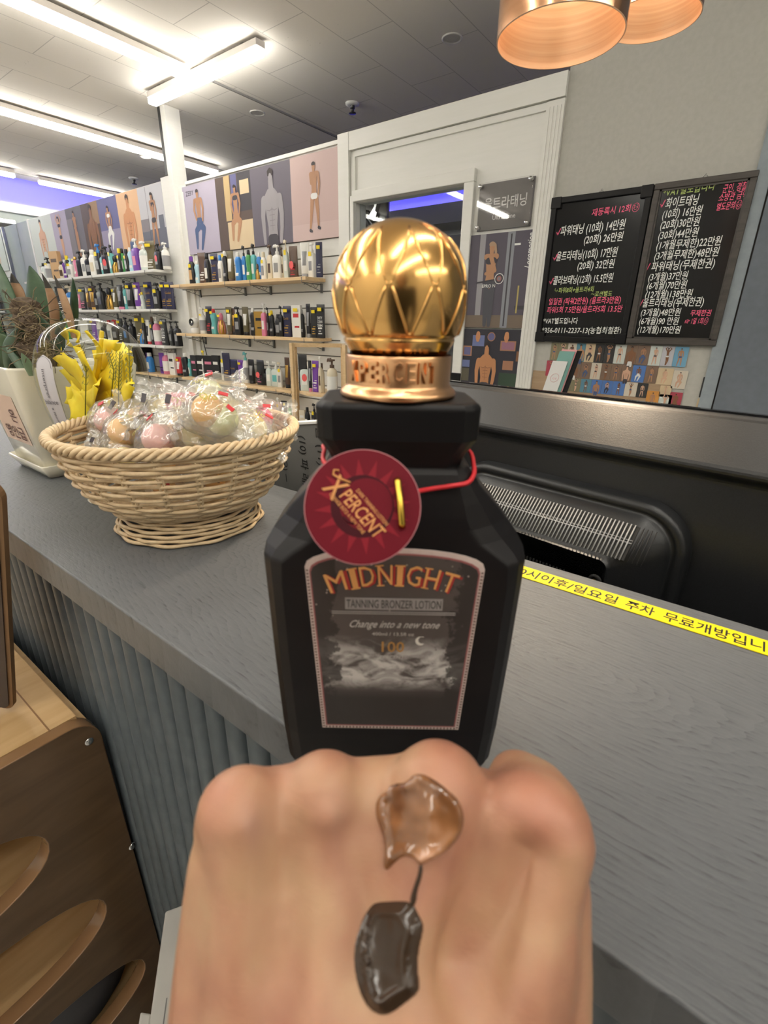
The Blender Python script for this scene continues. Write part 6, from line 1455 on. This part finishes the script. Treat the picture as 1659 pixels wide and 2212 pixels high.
# thin film lets the skin show in its middle: thickness decides colour
tn = nd(THIN, 'ShaderNodeTexNoise', Scale=1, Detail=2); lk(THIN, coords(THIN, (85, 85, 85)), tn.inputs['Vector'])
rr_ = ramp(THIN, tn.outputs[0], [(.34, (.13, .050, .018)), (.52, (.27, .115, .045)), (.66, (.46, .23, .13))]); lk(THIN, rr_.outputs[0], bsdf(THIN).inputs['Base Color'])
inv = t.matrix_world
bpy.context.view_layer.update(); inv = t.matrix_world.inverted()
for nm, P0, mt, hf_ in (('thick_blob', [dark], LOT, hf1), ('thin_smear', [amber], THIN, hf3), ('thread', [[(905, 1865), (915, 1868), (912, 1895), (902, 1925), (899, 1955), (884, 1962), (886, 1935), (896, 1905), (903, 1885)]], LOT, hf2)):
    o = smear(nm, P0, mt, hf_, 3.0 if nm != 'thread' else 2.2); o.parent = t; o.matrix_parent_inverse = inv

# rest of the figure, standing behind the camera
def W_(x, y, z): return EX * x + EY * y + Vector((0, 0, z))
def blob(chains, mt, vox=.009, it=8):
    m = MB()
    for ch in chains:
        for (p, r0), (q, r1_) in zip(ch, ch[1:]):
            L = (q - p).length; k = max(2, int(L / .014))
            for i in range(k + 1):
                bm = bmesh.new(); bmesh.ops.create_icosphere(bm, subdivisions=2, radius=r0 + (r1_ - r0) * i / k)
                for v in bm.verts: v.co += p.lerp(q, i / k)
                m.bm(bm, mt)
    o = m.build('raw'); md = o.modifiers.new('r', 'REMESH'); md.mode = 'VOXEL'; md.voxel_size = vox; md = o.modifiers.new('s', 'SMOOTH'); md.iterations = it
    me_ = bpy.data.meshes.new_from_object(o.evaluated_get(bpy.context.evaluated_depsgraph_get())); bpy.data.objects.remove(o)
    for p_ in me_.polygons: p_.use_smooth = True
    me_.materials.clear(); me_.materials.append(mt); return me_
elb = w0 + fdir * .215; shl, shr = W_(-.165, -.33, .235), W_(.165, -.33, .235)
KNIT, TRO, HAIRM = noisy('black_knit', (.015, .014, .016), (.025, .024, .026), (200, 200, 200), .85, .3, .002), mat('charcoal_trousers', (.03, .03, .035), .8), mat('dark_hair', (.015, .01, .008), .5)
def addp(nm, me_, lab=None):
    o = bpy.data.objects.new(nm, me_); COL.objects.link(o); o.parent = person; o.matrix_parent_inverse = Matrix.Translation(-person.location)
    if lab: o['label'] = lab
    return o
addp('shirt', blob([[(W_(-.10, -.34, .215), .065), (W_(.10, -.34, .215), .065)], [(W_(-.08, -.345, .12), .085), (W_(.08, -.345, .12), .085)], [(W_(-.06, -.35, .0), .085), (W_(.06, -.35, .0), .085)], [(W_(-.07, -.355, -.14), .09), (W_(.07, -.355, -.14), .09)],
    [(W_(0, -.34, .22), .08), (W_(0, -.355, -.14), .10)], [(W_(0, -.34, .25), .055), (W_(0, -.34, .30), .050)],
    [(shl, .062), (shl.lerp(elb, .5), .050), (elb, .042), (elb.lerp(w0 + fdir * .10, 1), .036)], [(shr, .062), (W_(.225, -.36, .08), .048), (W_(.235, -.36, -.06), .042), (W_(.19, -.30, -.22), .036)]], KNIT))
addp('trousers', blob([[(W_(-.07, -.355, -.20), .095), (W_(.07, -.355, -.20), .095)], [(W_(-.085, -.355, -.26), .085), (W_(-.09, -.34, -.62), .062), (W_(-.09, -.36, -1.0), .055)], [(W_(.085, -.355, -.26), .085), (W_(.09, -.34, -.62), .062), (W_(.09, -.36, -1.0), .055)], [(W_(.15, -.32, -.22), .05), (W_(.12, -.34, -.30), .05)]], TRO))
for sx in (-1, 1): addp('shoe', blob([[(W_(sx * .09, -.38, -1.035), .042), (W_(sx * .10, -.22, -1.042), .036)]], GLOSSK, .008, 4))
addp('head', blob([[(W_(0, -.34, .28), .052), (W_(0, -.335, .36), .050)], [(W_(0, -.335, .365), .058), (W_(0, -.34, .44), .078)], [(W_(0, -.27, .395), .012), (W_(0, -.262, .375), .014)], [(W_(0, -.285, .335), .026), (W_(0, -.30, .33), .03)], [(W_(-.082, -.34, .395), .014), (W_(-.082, -.34, .37), .010)], [(W_(.082, -.34, .395), .014), (W_(.082, -.34, .37), .010)]], SKIN, .006, 6))
addp('hair', blob([[(W_(0, -.35, .455), .083), (W_(0, -.365, .43), .085)], [(W_(-.06, -.36, .43), .035), (W_(-.06, -.37, .33), .03)], [(W_(.06, -.36, .43), .035), (W_(.06, -.37, .33), .03)], [(W_(0, -.40, .42), .05), (W_(0, -.40, .30), .045)]], HAIRM, .007, 5))
for sx in (-1, 1):
    m = MB(); m.lathe([(.0001, -.011), (.008, -.008), (.011, 0), (.008, .008), (.0001, .011)], mat('eye_dark', (.03, .02, .015), .2), 16); o = addp('eye', m.build('e').data); o.location = W_(sx * .030, -.275, .400) ; o.matrix_parent_inverse = Matrix.Translation(-person.location)
for o in [o for o in bpy.data.objects if o.name.split('.')[0] == 'e']: bpy.data.objects.remove(o)
hand.parent = person; hand.matrix_parent_inverse = Matrix.Translation(-person.location)
